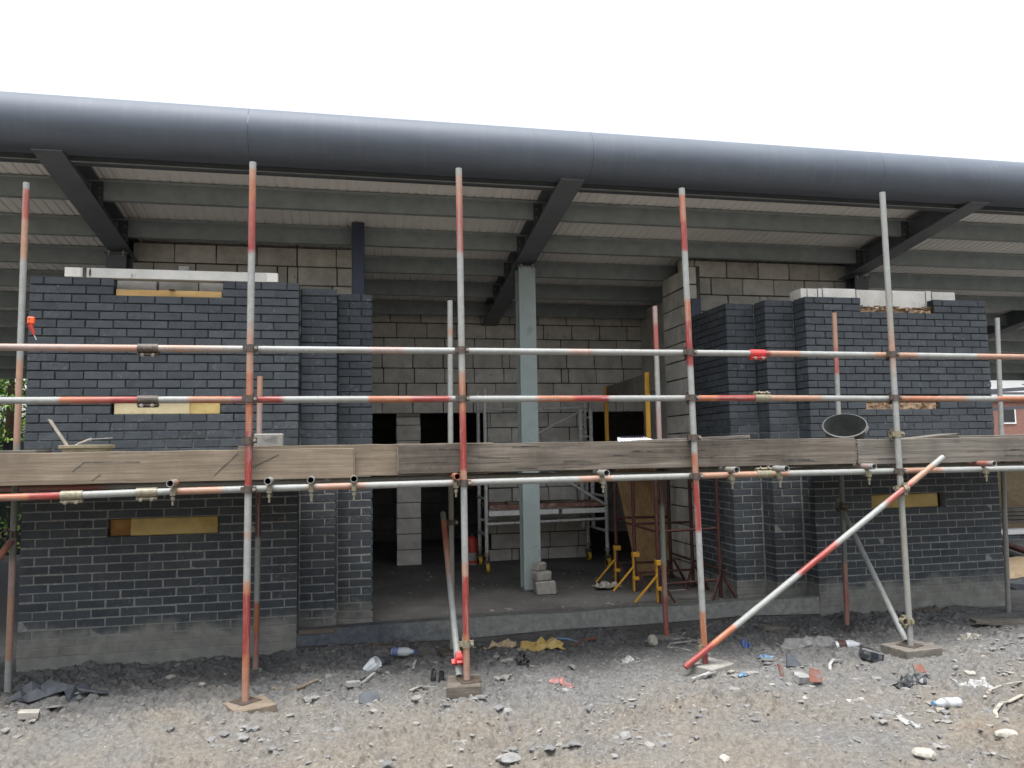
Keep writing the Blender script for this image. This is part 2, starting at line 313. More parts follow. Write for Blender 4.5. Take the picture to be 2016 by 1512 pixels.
# ------------------------------------------------------------------ mesh helpers
class MB:
    def __init__(s): s.v = []; s.f = []; s.mi = []
    def add(s, vs_, fs, mi=0):
        o = len(s.v); s.v += [tuple(v) for v in vs_]; s.f += [tuple(i+o for i in f) for f in fs]; s.mi += [mi]*len(fs); return s
    def box(s, x0, x1, y0, y1, z0, z1, mi=0):
        return s.add([(x0,y0,z0),(x1,y0,z0),(x1,y1,z0),(x0,y1,z0),(x0,y0,z1),(x1,y0,z1),(x1,y1,z1),(x0,y1,z1)],
                     [(0,3,2,1),(4,5,6,7),(0,1,5,4),(1,2,6,5),(2,3,7,6),(3,0,4,7)], mi)
    def obox(s, M4, sx, sy, sz, mi=0):
        c = [(-1,-1,-1),(1,-1,-1),(1,1,-1),(-1,1,-1),(-1,-1,1),(1,-1,1),(1,1,1),(-1,1,1)]
        return s.add([M4 @ Vector((a*sx/2, b*sy/2, d*sz/2)) for a, b, d in c],
                     [(0,3,2,1),(4,5,6,7),(0,1,5,4),(1,2,6,5),(2,3,7,6),(3,0,4,7)], mi)
    def bar(s, p0, p1, w, h, mi=0, upv=(0, 0, 1)):
        p0, p1 = Vector(p0), Vector(p1); d = (p1-p0); L = d.length; d.normalize()
        u_ = Vector(upv); x = d.cross(u_)
        if x.length < 1e-4: x = d.cross(Vector((1, 0, 0)))
        x.normalize(); y = x.cross(d)
        R = Matrix((x, d, y)).transposed().to_4x4(); R.translation = (p0+p1)/2
        return s.obox(R, w, L, h, mi)
    def tube(s, p0, p1, r, ri=0., seg=14, mi=0, r1=None):
        p0, p1 = Vector(p0), Vector(p1); d = (p1-p0).normalized()
        x = d.orthogonal().normalized(); y = d.cross(x); r1 = r if r1 is None else r1
        vs_ = []
        for p, rr in ((p0, r), (p1, r1)):
            for i in range(seg):
                a = 2*math.pi*i/seg; vs_.append(p+(x*math.cos(a)+y*math.sin(a))*rr)
        fs = [(i, (i+1) % seg, seg+(i+1) % seg, seg+i) for i in range(seg)]
        if ri > 0:
            for p in (p0, p1):
                for i in range(seg):
                    a = 2*math.pi*i/seg; vs_.append(p+(x*math.cos(a)+y*math.sin(a))*ri)
            a, b = 2*seg, 3*seg
            fs += [(a+i, b+i, b+(i+1) % seg, a+(i+1) % seg) for i in range(seg)]
            fs += [(i, a+i, a+(i+1) % seg, (i+1) % seg) for i in range(seg)]
            fs += [(seg+i, seg+(i+1) % seg, b+(i+1) % seg, b+i) for i in range(seg)]
        else:
            fs += [tuple(range(seg-1, -1, -1)), tuple(range(seg, 2*seg))]
        return s.add(vs_, fs, mi)
    def path(s, pts, r, seg=8, mi=0):
        for a, b in zip(pts[:-1], pts[1:]): s.tube(a, b, r, 0, seg, mi)
        return s
    def lathe(s, prof, M4, seg=20, mi=0):
        n = len(prof); vs_ = []
        for i in range(seg):
            a = 2*math.pi*i/seg
            for r, z in prof: vs_.append(M4 @ Vector((r*math.cos(a), r*math.sin(a), z)))
        fs = []
        for i in range(seg):
            j = (i+1) % seg
            for k in range(n-1): fs.append((i*n+k, j*n+k, j*n+k+1, i*n+k+1))
        return s.add(vs_, fs, mi)
    def stone(s, c, sx, sy, sz, seed=0, mi=0, sub=1, rough=.25):
        bm = bmesh.new(); bmesh.ops.create_icosphere(bm, subdivisions=sub, radius=1)
        rnd = random.Random(seed); rz = Matrix.Rotation(rnd.random()*6.28, 3, 'Z')
        vs_ = []
        for v in bm.verts:
            q = v.co*(1+(rnd.random()-.5)*2*rough); q = Vector((q.x*sx, q.y*sy, q.z*sz)); vs_.append(rz @ q+Vector(c))
        fs = [tuple(v.index for v in f.verts) for f in bm.faces]; bm.free()
        return s.add(vs_, fs, mi)
    def mesh(s, name, off=Vector((0, 0, 0)), mats=(), smooth=False):
        me = bpy.data.meshes.new(name); me.from_pydata([(v[0]-off[0], v[1]-off[1], v[2]-off[2]) for v in s.v], [], s.f)
        for q in mats: me.materials.append(M[q] if isinstance(q, str) else q)
        if len(mats) > 1: me.polygons.foreach_set('material_index', s.mi)
        if smooth: me.polygons.foreach_set('use_smooth', [True]*len(me.polygons))
        me.update(); return me
    def build(s, name, mat, root=None, smooth=False, kind=None, bev=0., label=None, cat=None, group=None):
        mats = mat if isinstance(mat, (list, tuple)) else (mat,)
        a = np.array([tuple(v) for v in s.v]); lo, hi = a.min(0), a.max(0)
        off = Vector(((lo[0]+hi[0])/2, (lo[1]+hi[1])/2, lo[2]))
        o = bpy.data.objects.new(name, s.mesh(name, off, mats, smooth)); COL.objects.link(o)
        put(o, root, off)
        if kind: o['kind'] = kind
        if label: o['label'] = label
        if cat: o['category'] = cat
        if group: o['group'] = group
        if smooth and hasattr(o.data, 'set_sharp_from_angle'): o.data.set_sharp_from_angle(angle=math.radians(40))
        if bev:
            b = o.modifiers.new('bevel', 'BEVEL'); b.width = bev; b.segments = 1; b.limit_method = 'ANGLE'
        return o
WM = {}
def put(o, root, loc, rot=None):
    """place o at world loc (and rotation), as child of root if given"""
    Wm = Matrix.Translation(Vector(loc)) @ (rot.to_4x4() if rot is not None else Matrix())
    if root is not None:
        o.parent = root; o.matrix_parent_inverse = WM[root.name].inverted()
    o.matrix_basis = Wm; WM[o.name] = Wm
def root(name, label, cat, loc=(0, 0, 0), group=None):
    o = bpy.data.objects.new(name, None); COL.objects.link(o); o.empty_display_size = .1; put(o, None, loc)
    o['label'] = label; o['category'] = cat
    if group: o['group'] = group
    return o
def inst(name, me, rt_, loc, rot=None):
    o = bpy.data.objects.new(name, me); COL.objects.link(o); put(o, rt_, loc, rot); return o
def align(d):
    return Vector(d).normalized().to_track_quat('Z', 'Y').to_matrix()

# ------------------------------------------------------------------ ground
def vnoise(x, y, seed):
    rs = np.random.RandomState(seed); T = rs.rand(256, 256)
    xi = np.floor(x).astype(int); yi = np.floor(y).astype(int); fx = x-xi; fy = y-yi
    fx = fx*fx*(3-2*fx); fy = fy*fy*(3-2*fy)
    g = lambda a, b: T[a % 256, b % 256]
    return (g(xi, yi)*(1-fx)+g(xi+1, yi)*fx)*(1-fy)+(g(xi, yi+1)*(1-fx)+g(xi+1, yi+1)*fx)*fy
def g0(x, y):
    t = np.clip((-.2-y)/1.5, 0, 1); t = t*t*(3-2*t)
    bank = .06*np.exp(-((y+.10)/.13)**2)*vnoise(x*1.6, y*.0+3., 19)
    h = np.clip((-y-21)/16, 0, 1)          # unseen rise added behind the camera to block low sky light
    return -.335+.065*t+7.5*h*h*(3-2*h)+bank
def gh(x, y):
    x = np.asarray(x, float); y = np.asarray(y, float)
    z = g0(x, y)
    near = np.clip(1.5-np.abs(x-4)/9, 0, 1)*np.clip(1.6-np.abs(y+2)/5, 0, 1)
    d = (vnoise(x*1.1, y*1.1, 1)-.5)*.06+(vnoise(x*3.7+9, y*3.7, 2)-.5)*.05
    d += (np.abs(vnoise(x*9, y*9+4, 3)-.5)*2-.4)*.022
    d += (np.abs(vnoise(x*21, y*21+4, 4)-.5)*2-.4)*.017+(vnoise(x*48, y*48, 5)-.5)*.011
    ss = lambda e0, e1, v: (lambda t: t*t*(3-2*t))(np.clip((v-e0)/(e1-e0), 0, 1))
    mk = .2+.8*ss(.30, .58, vnoise(x*1.7+3, y*1.7, 11)*.6+vnoise(x*5, y*5, 12)*.4)
    wx = x+(vnoise(x*14, y*14, 13)-.5)*.05; wy = y+(vnoise(x*14, y*14, 14)-.5)*.05
    d += mk*(ss(.46, .60, vnoise(wx*10, wy*13, 15))*.022+ss(.48, .58, vnoise(wx*21, wy*25, 16))*.018+ss(.5, .6, vnoise(wx*38, wy*38, 17))*.012)-mk*.018
    fl = 1-.85*np.clip((y+.12)/.3, 0, 1)
    return z+d*near*fl
def gz(x, y): return float(gh(x, y))
xs = np.concatenate([[-900, -300, -120, -60, -30, -16, -9, -6, -4, -3, -2, -1.4, -1, -.7], np.arange(-.4, 8.8, .0105), [9, 9.3, 9.7, 10.2, 11, 12, 14, 17, 22, 30, 50, 90, 200, 500, 900]])
ys = np.concatenate([[-900, -300, -100, -60, -46, -40, -36, -32, -29, -26, -23, -20, -12, -9, -7, -5.6, -4.8, -4.3, -4.0], np.arange(-3.75, .1, .0105), [.2, .5, 1, 2, 4, 7, 11, 16, 24, 40, 80, 200, 500, 900]])
XX, YY = np.meshgrid(xs, ys); ZZ = gh(XX, YY)
nx, ny = len(xs), len(ys)
me = bpy.data.meshes.new('ground'); me.vertices.add(nx*ny)
me.vertices.foreach_set('co', np.stack([XX, YY, ZZ], -1).astype(np.float32).ravel())
ii, jj = np.meshgrid(np.arange(nx-1), np.arange(ny-1)); q = (jj*nx+ii).ravel()
quads = np.stack([q, q+1, q+nx+1, q+nx], -1); nf = len(quads)
me.loops.add(nf*4); me.loops.foreach_set('vertex_index', quads.ravel().astype(np.int32))
me.polygons.add(nf); me.polygons.foreach_set('loop_start', np.arange(0, nf*4, 4, dtype=np.int32)); me.polygons.foreach_set('loop_total', np.full(nf, 4, dtype=np.int32))
me.polygons.foreach_set('use_smooth', np.ones(nf, dtype=bool))
me.update(); me.validate(); me.materials.append(M['ground'])
go = bpy.data.objects.new('ground', me); COL.objects.link(go); go['kind'] = 'structure'; go['label'] = 'rough grey and sandy building site dirt'

# floor slab of the porch, concrete
MB().box(.2, 9.5, .02, 7.6, -.5, -.19).build('floor', 'floor', kind='structure', label='dirty grey concrete floor slab of the porch')

# ------------------------------------------------------------------ brick piers
def bevel_box(sx, sy, sz, bev=.0032, jit=.0014, seed=0):
    rnd = random.Random(seed); bm = bmesh.new(); bmesh.ops.create_cube(bm, size=1)
    for v in bm.verts: v.co = Vector((v.co.x*sx, v.co.y*sy, v.co.z*sz))
    bmesh.ops.bevel(bm, geom=list(bm.edges), offset=bev, segments=1, affect='EDGES')
    for v in bm.verts: v.co += Vector([(rnd.random()-.5)*2*jit for _ in range(3)])
    bm.verts.index_update()
    vs_ = [tuple(v.co) for v in bm.verts]; fs = [tuple(x.index for x in f.verts) for f in bm.faces]; bm.free(); return vs_, fs
PROTO = {}
def proto(sx, sy, sz, var, mat, bev=.0032, jit=.0014, name='brick'):
    key = (round(sx, 4), round(sy, 4), round(sz, 4), var, mat)
    if key not in PROTO:
        vs_, fs = bevel_box(sx, sy, sz, bev, jit, hash(key[:4]) & 0xffff)
        me_ = bpy.data.meshes.new(name); me_.from_pydata(vs_, [], fs); me_.materials.append(M[mat]); PROTO[key] = (me_, vs_, fs)
    return PROTO[key]
S_, H_, D_, J_, C_ = .215, .1025, .1025, .01, .075
def lay(rows, n_single, rt_, name, mat):
    """rows: (x0,x1,y0,y1,z0,z1,priority) bricks; nearest n_single become objects, others one joined part"""
    rnd = random.Random(5)
    rows = sorted(rows, key=lambda b: (b[6], (Vector(((b[0]+b[1])/2, (b[2]+b[3])/2, (b[4]+b[5])/2))-CAM).length))
    mb = MB()
    for i, b in enumerate(rows):
        c = Vector(((b[0]+b[1])/2, (b[2]+b[3])/2, (b[4]+b[5])/2)); s = (b[1]-b[0], b[3]-b[2], b[5]-b[4])
        me_, vs_, fs = proto(*s, rnd.randrange(5), mat)
        c += Vector(((rnd.random()-.5)*.005, (rnd.random()-.5)*.005, (rnd.random()-.5)*.0025+.0016*math.sin(c.x*2.3+round(c.z/.075)*1.9)))
        R = Matrix.Rotation((rnd.random()-.5)*.015, 3, 'Y') @ Matrix.Rotation((rnd.random()-.5)*.016, 3, 'Z')
        if i < n_single: inst(name, me_, rt_, c, R)
        else: mb.add([R @ Vector(v)+c for v in vs_], fs)
    if mb.v:
        mb.build(name+'work', mat, rt_, kind='stuff')

NC = 46
def face_x(x0, units, y, k, header_first, prio, skip=None, dep=None):
    """one course of a face looking to -Y; units = number of half bricks"""
    out = []; x = x0; left = units; first = True
    zt = 3-(k-1)*C_; z0, z1 = zt-.065, zt
    end = x0+units*.1125-J_
    while x < end-.02:
        wid = H_ if (first and header_first) or (end-x) < .15 else S_
        first = False
        segs = [(x, x+wid)]
        if skip:
            for s0, s1, k0, k1 in skip:
                if k0 <= k <= k1:
                    ns = []
                    for a, b in segs:
                        if b <= s0 or a >= s1: ns.append((a, b))
                        else:
                            if a < s0-.03: ns.append((a, s0-.005))
                            if b > s1+.03: ns.append((s1+.005, b))
                    segs = ns
        for a, b in segs:
            edge = a <= x0+.001 or b >= end-.001
            hd = (b-a) < .15 and edge
            out.append((a, b, y, y+(S_ if hd else D_), z0, z1, prio if (b-a) > .2 else prio+1))
        x += wid+J_
    return out
def core(mb, x0, x1, y0, y1, z0, z1, holes):
    zs = sorted({z0, z1}|{h for hh in holes for h in hh[2:] if z0 < h < z1})
    for a, b in zip(zs[:-1], zs[1:]):
        mid = (a+b)/2; segs = [(x0, x1)]
        for hx0, hx1, hz0, hz1 in holes:
            if hz0 <= mid <= hz1: segs = [(x0, hx0), (hx1, x1)]
        for p, q_ in segs: mb.box(p, q_, y0, y1, a, b)
def weep(rt_, x, y, k):
    zt = 3-(k-1)*C_
    MB().box(x-.0055, x+.0055, y+.0015, y+.06, zt-.068, zt+.003).build('weep_hole', 'black_plastic', rt_)

# ---- left pier
LP = root('brick_pier', 'left dark blue-black brick pier with three slots and concrete lintel on top', 'brick pier', (1.45, .3, -.45), 'stepped brick piers')
sk = [(.67, 1.57, 1, 2), (.67, 1.57, 15, 16), (.67, 1.57, 29, 30)]
rows = []
for k in range(1, NC+1):
    odd = k % 2 == 1
    rows += face_x(0, 20, 0, k, odd, 0, sk)
    rows += face_x(2.25, 3, .225, k, odd, 2)
    rows += face_x(2.5875, 3, .45, k, not odd, 2)
    zt = 3-(k-1)*C_
    if not odd: rows.append((2.1375, 2.24, .1125, .215, zt-.065, zt, 3))
    else: rows.append((2.465, 2.5675, .3375, .44, zt-.065, zt, 3))
    y = .675
    rows.append((2.8025, 2.905, .5625, .665, zt-.065, zt, 3))
lay(rows, 300, LP, 'brick', 'brick')
mb = MB(); holes = [(.665, 1.575, 2.85, 3.1), (.665, 1.575, 1.8, 1.955), (.665, 1.575, .75, .905)]
core(mb, .006, 2.234, .011, .098, 1.35, 2.994, holes); core(mb, .004, 2.236, .0035, .098, -.45, 1.35, holes)
mb.box(2.24, 2.562, .2325, .33, 1.35, 2.994).box(2.24, 2.562, .2285, .33, -.45, 1.35)
mb.box(2.5675, 2.90, .4575, .55, 1.35, 2.994).box(2.5675, 2.90, .4535, .55, -.45, 1.35)
mb.box(2.14, 2.236, .1, .236, -.45, 2.99).box(2.47, 2.563, .332, .462, -.45, 2.99).box(2.81, 2.9, .552, .66, -.45, 2.99)
mb.build('mortar', 'mortar', LP)
# block inner leaf behind (holds insulation), ends closed
MB().box(.02, 2.1, .24, .34, -.45, 2.84).build('inner_leaf', 'block', LP)
for x, k in ((.22, 2), (.22, 4), (2.02, 2), (2.02, 4)): weep(LP, x, 0, k)
for x in (.435, .885, 1.335): weep(LP, x, 0, 14)
for x in (.435, .885, 1.335, 1.785): weep(LP, x, 0, 40)
for k in (1, 3, 5, 7, 9, 11): weep(LP, 2.357, .225, k)
weep(LP, 2.47, .225, 40); weep(LP, 2.695, .45, 41)
MB().box(.272, 2.052, -.004, .098, 3.001, 3.088).build('lintel', 'lintel', LP, bev=.004)
for a, b in ((.272, .40), (1.955, 2.052)): MB().box(a, b, -.010, -.0045, 3.004, 3.086).build('mortar_pad', 'aerated', LP, bev=.002)
MB().box(.415, .445, -.0095, -.0045, 3.003, 3.087).stone((.475, -.006, 3.045), .028, .006, .04, 3).build('mortar_pad', 'blockjoint', LP)
MB().box(.678, 1.562, .03, .075, 2.853, 2.909).build('timber_batten', 'timber_yellow', LP, bev=.002)
MB().box(1.12, 1.165, -.02, .075, 2.912, 2.915).build('packer', 'wood_a', LP)
MB().box(.685, 1.31, .035, .2, 1.802, 1.944).build('insulation', 'insulation_pale', LP, bev=.006)
MB().box(1.312, 1.565, .03, .2, 1.8, 1.948).build('insulation', 'insulation', LP, bev=.006)
MB().box(.675, .842, .05, .2, .752, .897).build('insulation', 'insulation_brown', LP, bev=.006)
MB().box(.845, 1.562, .025, .2, .752, .90).build('insulation', 'insulation', LP, bev=.006)
for i, x in enumerate((.62, .98, 1.33)):
    MB().box(x, x+.34, .242, .342, 2.842, 3.055).build('block', 'block', LP, bev=.005)
MB().box(1.17, 1.26, .13, .2, 3.089, 3.16).build('packer', 'concrete_pad', LP, bev=.004)

# ---- right pier
RX = 7.4
RP = root('brick_pier', 'right dark brick pier with stepped left jamb and pale blocks on top', 'brick pier', (8.2, .3, -.45), 'stepped brick piers')
sk = [(RX+.67, RX+1.565, 1, 2), (RX+.67, RX+1.565, 15, 16), (RX+.67, RX+1.565, 29, 30)]
rows = []
for k in range(1, NC+1):
    odd = k % 2 == 1; zt = 3-(k-1)*C_; z0, z1 = zt-.065, zt
    rows += face_x(RX, 20, 0, k, odd, 0, sk)
    rows += face_x(RX-.3375, 3, .225, k, not odd, 1)
    rows += face_x(RX-.675, 3, .45, k, odd, 1)
    if not odd: rows.append((RX, RX+D_, .1125, .215, z0, z1, 2))
    if odd: rows.append((RX-.3375, RX-.3375+D_, .3375, .44, z0, z1, 2))
    y = .45+(.225 if odd else .1125)
    for _ in range(3):
        rows.append((RX-.675, RX-.675+D_, y, y+S_, z0, z1, 2)); y += .225
    if not odd: rows.append((RX-.675, RX-.675+D_, y, y+.1025, z0, z1, 3))
lay(rows, 300, RP, 'brick', 'brick')
mb = MB(); holes = [(RX+.665, RX+1.57, 2.85, 3.1), (RX+.665, RX+1.57, 1.8, 1.955), (RX+.665, RX+1.57, .75, .905)]
core(mb, RX+.0075, RX+2.234, .011, .098, 1.35, 2.994, holes); core(mb, RX+.004, RX+2.236, .0035, .098, -.45, 1.35, holes)
mb.box(RX-.33, RX, .2325, .33, 1.35, 2.994).box(RX-.3335, RX, .2285, .33, -.45, 1.35)
mb.box(RX-.6675, RX-.3375, .4575, .55, 1.35, 2.994).box(RX-.671, RX-.3375, .4535, .55, -.45, 1.35)
mb.box(RX+.0075, RX+.098, .1, .24, 1.35, 2.99).box(RX+.0035, RX+.098, .1, .24, -.45, 1.35)
mb.box(RX-.33, RX-.24, .332, .465, 1.35, 2.99).box(RX-.334, RX-.24, .332, .465, -.45, 1.35)
mb.box(RX-.6675, RX-.58, .552, 1.333, 1.35, 2.99).box(RX-.6715, RX-.58, .552, 1.333, -.45, 1.35)
mb.build('mortar', 'mortar', RP)
MB().box(RX+.14, RX+2.22, .24, .34, -.45, 2.84).build('inner_leaf', 'block', RP)
for x in (.435, .885, 1.335, 1.785, 2.02): weep(RP, RX+x, 0, 40)
for k in (13,): weep(RP, RX+1.785, 0, k)
weep(RP, RX+1.785, 0, 42)
x = RX+.13
for i, wd in enumerate((.12, .05, .40, .44, .42, .07, .30)):
    MB().box(x, x+wd, .14, .24, 2.842 if x > RX+.6 else 3.002, 3.12+.004*(i % 3)).build('block', 'aerated', RP, bev=.006); x += wd+.008
MB().box(RX+.05, RX+.125, .14, .36, 3.002, 3.118).build('block', 'aerated', RP, bev=.006)
MB().box(RX+.13, x-.01, .145, .235, 3.0, 3.112).build('mortar', 'blockjoint', RP)
def shavings(name, x0, x1, y0, y1, z0, z1, n, seed, mats):
    rnd = random.Random(seed); mb = MB(); mb.box(x0+.01, x1-.01, y0+.03, y1, z0, z0+(z1-z0)*.55)
    for i in range(n):
        c = Vector((x0+.02+rnd.random()*(x1-x0-.04), y0+.01+rnd.random()*(y1-y0), z0+.008+rnd.random()**1.3*(z1-z0)))
        R = Matrix.Rotation(rnd.random()*6, 4, 'Z') @ Matrix.Rotation((rnd.random()-.5)*1.6, 4, 'X'); R.translation = c
        mb.obox(R, .02+rnd.random()*.04, .008+rnd.random()*.012, .003, rnd.randrange(3))
    return mb.build(name, mats, RP)
shavings('loose_fill', RX+.67, RX+1.56, .0, .13, 2.852, 2.915, 420, 3, ('shavings', 'wood_b', 'insulation_brown'))
shavings('loose_fill', RX+.67, RX+1.56, .01, .13, 1.802, 1.93, 420, 4, ('shavings', 'wood_a', 'insulation_brown'))
MB().box(RX+.675, RX+1.49, .03, .2, .752, .897).build('insulation', 'insulation', RP, bev=.006)

# ------------------------------------------------------------------ porch threshold
TH = root('porch_threshold', 'low concrete threshold edge wrapped in grey membrane between the brick piers', 'threshold', (4.8, 0, -.45))
MB().box(2.245, 7.395, .012, .115, -.45, -.125).build('kerb', 'floor', TH)
nseg = 60; mb = MB()
vsx = np.linspace(2.243, 7.397, nseg+1)
top = [(-.142+.03*min(1, (x-2.24)/1.2))+.006*math.sin(x*5) for x in vsx]; bot = [-.272+.008*math.sin(x*3.1)+.012*math.sin(x*1.3) for x in vsx]
vs_ = []
for i, x in enumerate(vsx):
    yo = .006*math.sin(x*7)+.004*math.sin(x*17)
    vs_ += [(x, -.004+yo, bot[i]), (x, .002+yo*.5, top[i]), (x, .118, top[i]+.004), (x, .01, bot[i])]
fs = []
for i in range(nseg):
    a = 4*i; b = a+4
    fs += [(a, b, b+1, a+1), (a+1, b+1, b+2, a+2), (a+3, a+2, b+2, b+3), (a, a+3, b+3, b)]
mb.add(vs_, fs); mb.build('membrane', 'dpc', TH)
MB().box(2.26, 2.56, -.02, -.008, -.158, -.128).build('timber_strip', 'wood_a', TH)

# ------------------------------------------------------------------ block walls
def block_wall(name, label, x0, x1, y, zrows, z_base, thick, voids=(), seed=1, offs=0., shown=None, mat='block', face='-Y'):
    """wall with single blocks on its visible face; voids are (a0,a1,z0,z1) openings"""
    rnd = random.Random(seed)
    loc = ((x0+x1)/2, y+thick/2, z_base) if face == '-Y' else (y+thick/2, (x0+x1)/2, z_base)
    R_ = root(name, label, 'block wall', loc)
    mbc = MB(); zt = z_base+zrows*.225
    zs = sorted({z_base, zt}|{h for vv in voids for h in vv[2:] if z_base < h < zt})
    for a, b in zip(zs[:-1], zs[1:]):
        segs = [(x0, x1)]
        for v in voids:
            if v[2] <= (a+b)/2 <= v[3]:
                ns = []
                for p, q_ in segs:
                    if v[1] <= p or v[0] >= q_: ns.append((p, q_)); continue
                    if v[0] > p: ns.append((p, v[0]))
                    if v[1] < q_: ns.append((v[1], q_))
                segs = ns
        for p, q_ in segs:
            if face == '-Y': mbc.box(p+.004, q_-.004, y+.016, y+thick, a, b)
            else: mbc.box(y+.016, y+thick, p+.004, q_-.004, a, b)
    mbc.build('mortar', 'blockjoint', R_)
    for r in range(zrows):
        z0 = z_base+r*.225
        if shown and not (shown[0] <= z0 <= shown[1]): continue
        x = x0-(.225 if (r+int(offs)) % 2 else 0)-rnd.random()*.05
        while x < x1:
            wid = .437 if rnd.random() > .09 else .10
            segs = [(max(x, x0), min(x+wid, x1))]
            for v in voids:
                if v[2] <= z0+.1 <= v[3]:
                    ns = []
                    for p, q_ in segs:
                        if v[1] <= p or v[0] >= q_: ns.append((p, q_)); continue
                        if v[0] > p: ns.append((p, v[0]))
                        if v[1] < q_: ns.append((v[1], q_))
                    segs = ns
            for a, b in segs:
                if b-a < .03: continue
                me_, _, _ = proto(round(b-a, 3), .09, .209, rnd.randrange(4), mat, .006, .003, 'block') if face == '-Y' else proto(.09, round(b-a, 3), .209, rnd.randrange(4), mat, .005, .002, 'block')
                c = Vector(((a+b)/2, y+.045+(rnd.random()-.5)*.006, z0+.11)) if face == '-Y' else Vector((y+.045+(rnd.random()-.5)*.006, (a+b)/2, z0+.11))
                inst('block', me_, R_, c, Matrix.Rotation((rnd.random()-.5)*.006, 3, 'Y' if face == '-Y' else 'X'))
            x += wid+.01+.006*rnd.random()
    return R_
BW = block_wall('block_wall', 'grey block back wall of the porch with dark doorways behind the tower', 2.3, 7.9, 4.2, 17, -.245, .14,
                voids=((2.3, 3.362, -.3, 2.005), (3.362, 3.711, -.3, 2.005), (3.711, 4.723, -.3, 2.005), (6.236, 7.9, -.3, 2.005)), seed=2)
# block pillar
PL = root('block_pillar', 'slim pillar of single blocks between two dark doorways', 'block pillar', (3.536, 4.23, -.19))
MB().box(3.37, 3.703, 4.168, 4.34, -.19, 2.0).build('mortar', 'blockjoint', PL)
for r in range(10):
    z0 = -.19+r*.225; h = .215 if r < 9 else .11
    MB().box(3.362+.004*math.sin(r*2.1), 3.711+.004*math.sin(r*3.3), 4.16, 4.25, z0, z0+h).build('block', 'block', PL, bev=.006)
MB().box(3.365, 3.708, 4.162, 4.25, 1.955, 2.0).build('packing_slate', 'concrete_pad', PL)
block_wall('block_wall', 'block wall with room shade in its colour seen deep inside through the doorway left of the tower', 2.4, 7.6, 7.3, 11, -.19, .2, seed=4, shown=(-.3, 2.0), mat='block_shaded')
block_wall('block_wall', 'block wall rising behind the left brick pier under the roof', .3, 2.76, 2.0, 18, -.19, .14, seed=6, shown=(2.5, 4.2), offs=1)
block_wall('block_wall', 'block wall rising behind the right brick pier under the roof', 6.88, 9.62, 1.92, 18, -.19, .14, seed=8, shown=(2.5, 4.2))
block_wall('block_wall', 'block return wall between the right pier jamb and the porch back', 1.36, 2.19, 6.735, 17, -.19, .14, seed=9, face='-X', offs=1)
for nm, lb, b in (('side_wall', 'plain side wall closing the room behind the left brick pier', (.3, .44, 2.15, 7.5)), ('side_wall', 'plain side wall closing the room behind the right brick pier', (9.48, 9.62, 2.07, 7.5))):
    MB().box(b[0], b[1], b[2], b[3], -.45, 3.1).build(nm, 'block', label=lb, cat='wall')
MB().box(.44, 9.48, 4.35, 7.515, 2.3, 2.42).build('shading_ceiling', 'block', kind='structure', label='unseen low ceiling added over the rear rooms to keep them dark')  # added out of view so daylight stays out of the doorways
MB().box(.44, 9.48, 7.52, 7.66, -.45, 3.0).build('rear_wall', 'block', label='plain rear wall of the building behind the dark rooms', cat='wall')
MB().box(2.62, 2.76, 2.15, 4.19, -.19, 3.58).build('side_wall', 'block', label='plain left side wall of the porch recess behind the left pier', cat='wall')
MB().box(7.2, 7.34, 2.07, 4.19, -.19, 3.58).build('side_wall', 'block', label='plain right side wall of the porch recess behind the return wall', cat='wall')

# ------------------------------------------------------------------ steel columns
def hsec(mb, x, y0, z0, z1, b=.203, t=.012):
    mb.box(x-b/2, x+b/2, y0, y0+t, z0, z1).box(x-b/2, x+b/2, y0+b-t, y0+b, z0, z1).box(x-.005, x+.005, y0+t, y0+b-t, z0, z1)
BX = (.235, 4.768, 9.28); RSL = .142
def bb(y): return 3.92-RSL*y
for x, lb in zip(BX, ('steel column top standing behind the left brick pier', 'grey-green steel column standing in the middle of the porch', 'steel column top standing behind the right brick pier')):
    R_ = root('steel_column', lb, 'steel column', (x, 1.7, -.19), 'roof columns')
    mb = MB(); hsec(mb, x, 1.6, -.17, bb(1.7)-.06); mb.build('shaft', 'column' if abs(x-4.768) < .1 else 'steel_dark', R_, bev=.002)
    MB().box(x-.13, x+.13, 1.57, 1.83, -.19, -.17).build('base_plate', 'steel_dark', R_)
    MB().box(x-.12, x+.12, 1.585, 1.82, bb(1.7)-.06, bb(1.7)-.045).build('cap_plate', 'steel_dark', R_)
    for dx in (-.07, .07):
        MB().tube((x+dx, 1.592, bb(1.7)-.085), (x+dx, 1.592, bb(1.7)-.03), .011, 0, 8).build('bolt', 'bolt', R_)
R_ = root('steel_post', 'navy steel post between the left brick pier and the roof', 'steel post', (2.79, 1.36, -.19))
MB().box(2.717, 2.857, 1.30, 1.42, -.19, 3.985).build('shaft', 'navy', R_, bev=.006)
MB().box(2.69, 2.885, 1.27, 1.45, -.19, -.178).build('base_plate', 'navy', R_)
R_ = root('steel_post', 'short navy steel post rising behind the right pier jamb', 'steel post', (6.79, 1.38, -.19))
MB().box(6.74, 6.86, 1.352, 1.355, -.19, 3.22).box(6.74, 6.86, 1.338, 1.3515, -.19, 3.22).build('shaft', 'navy', R_, bev=.002)
MB().box(6.735, 6.865, 1.336, 1.357, 3.22, 3.228).build('cap_plate', 'navy', R_)

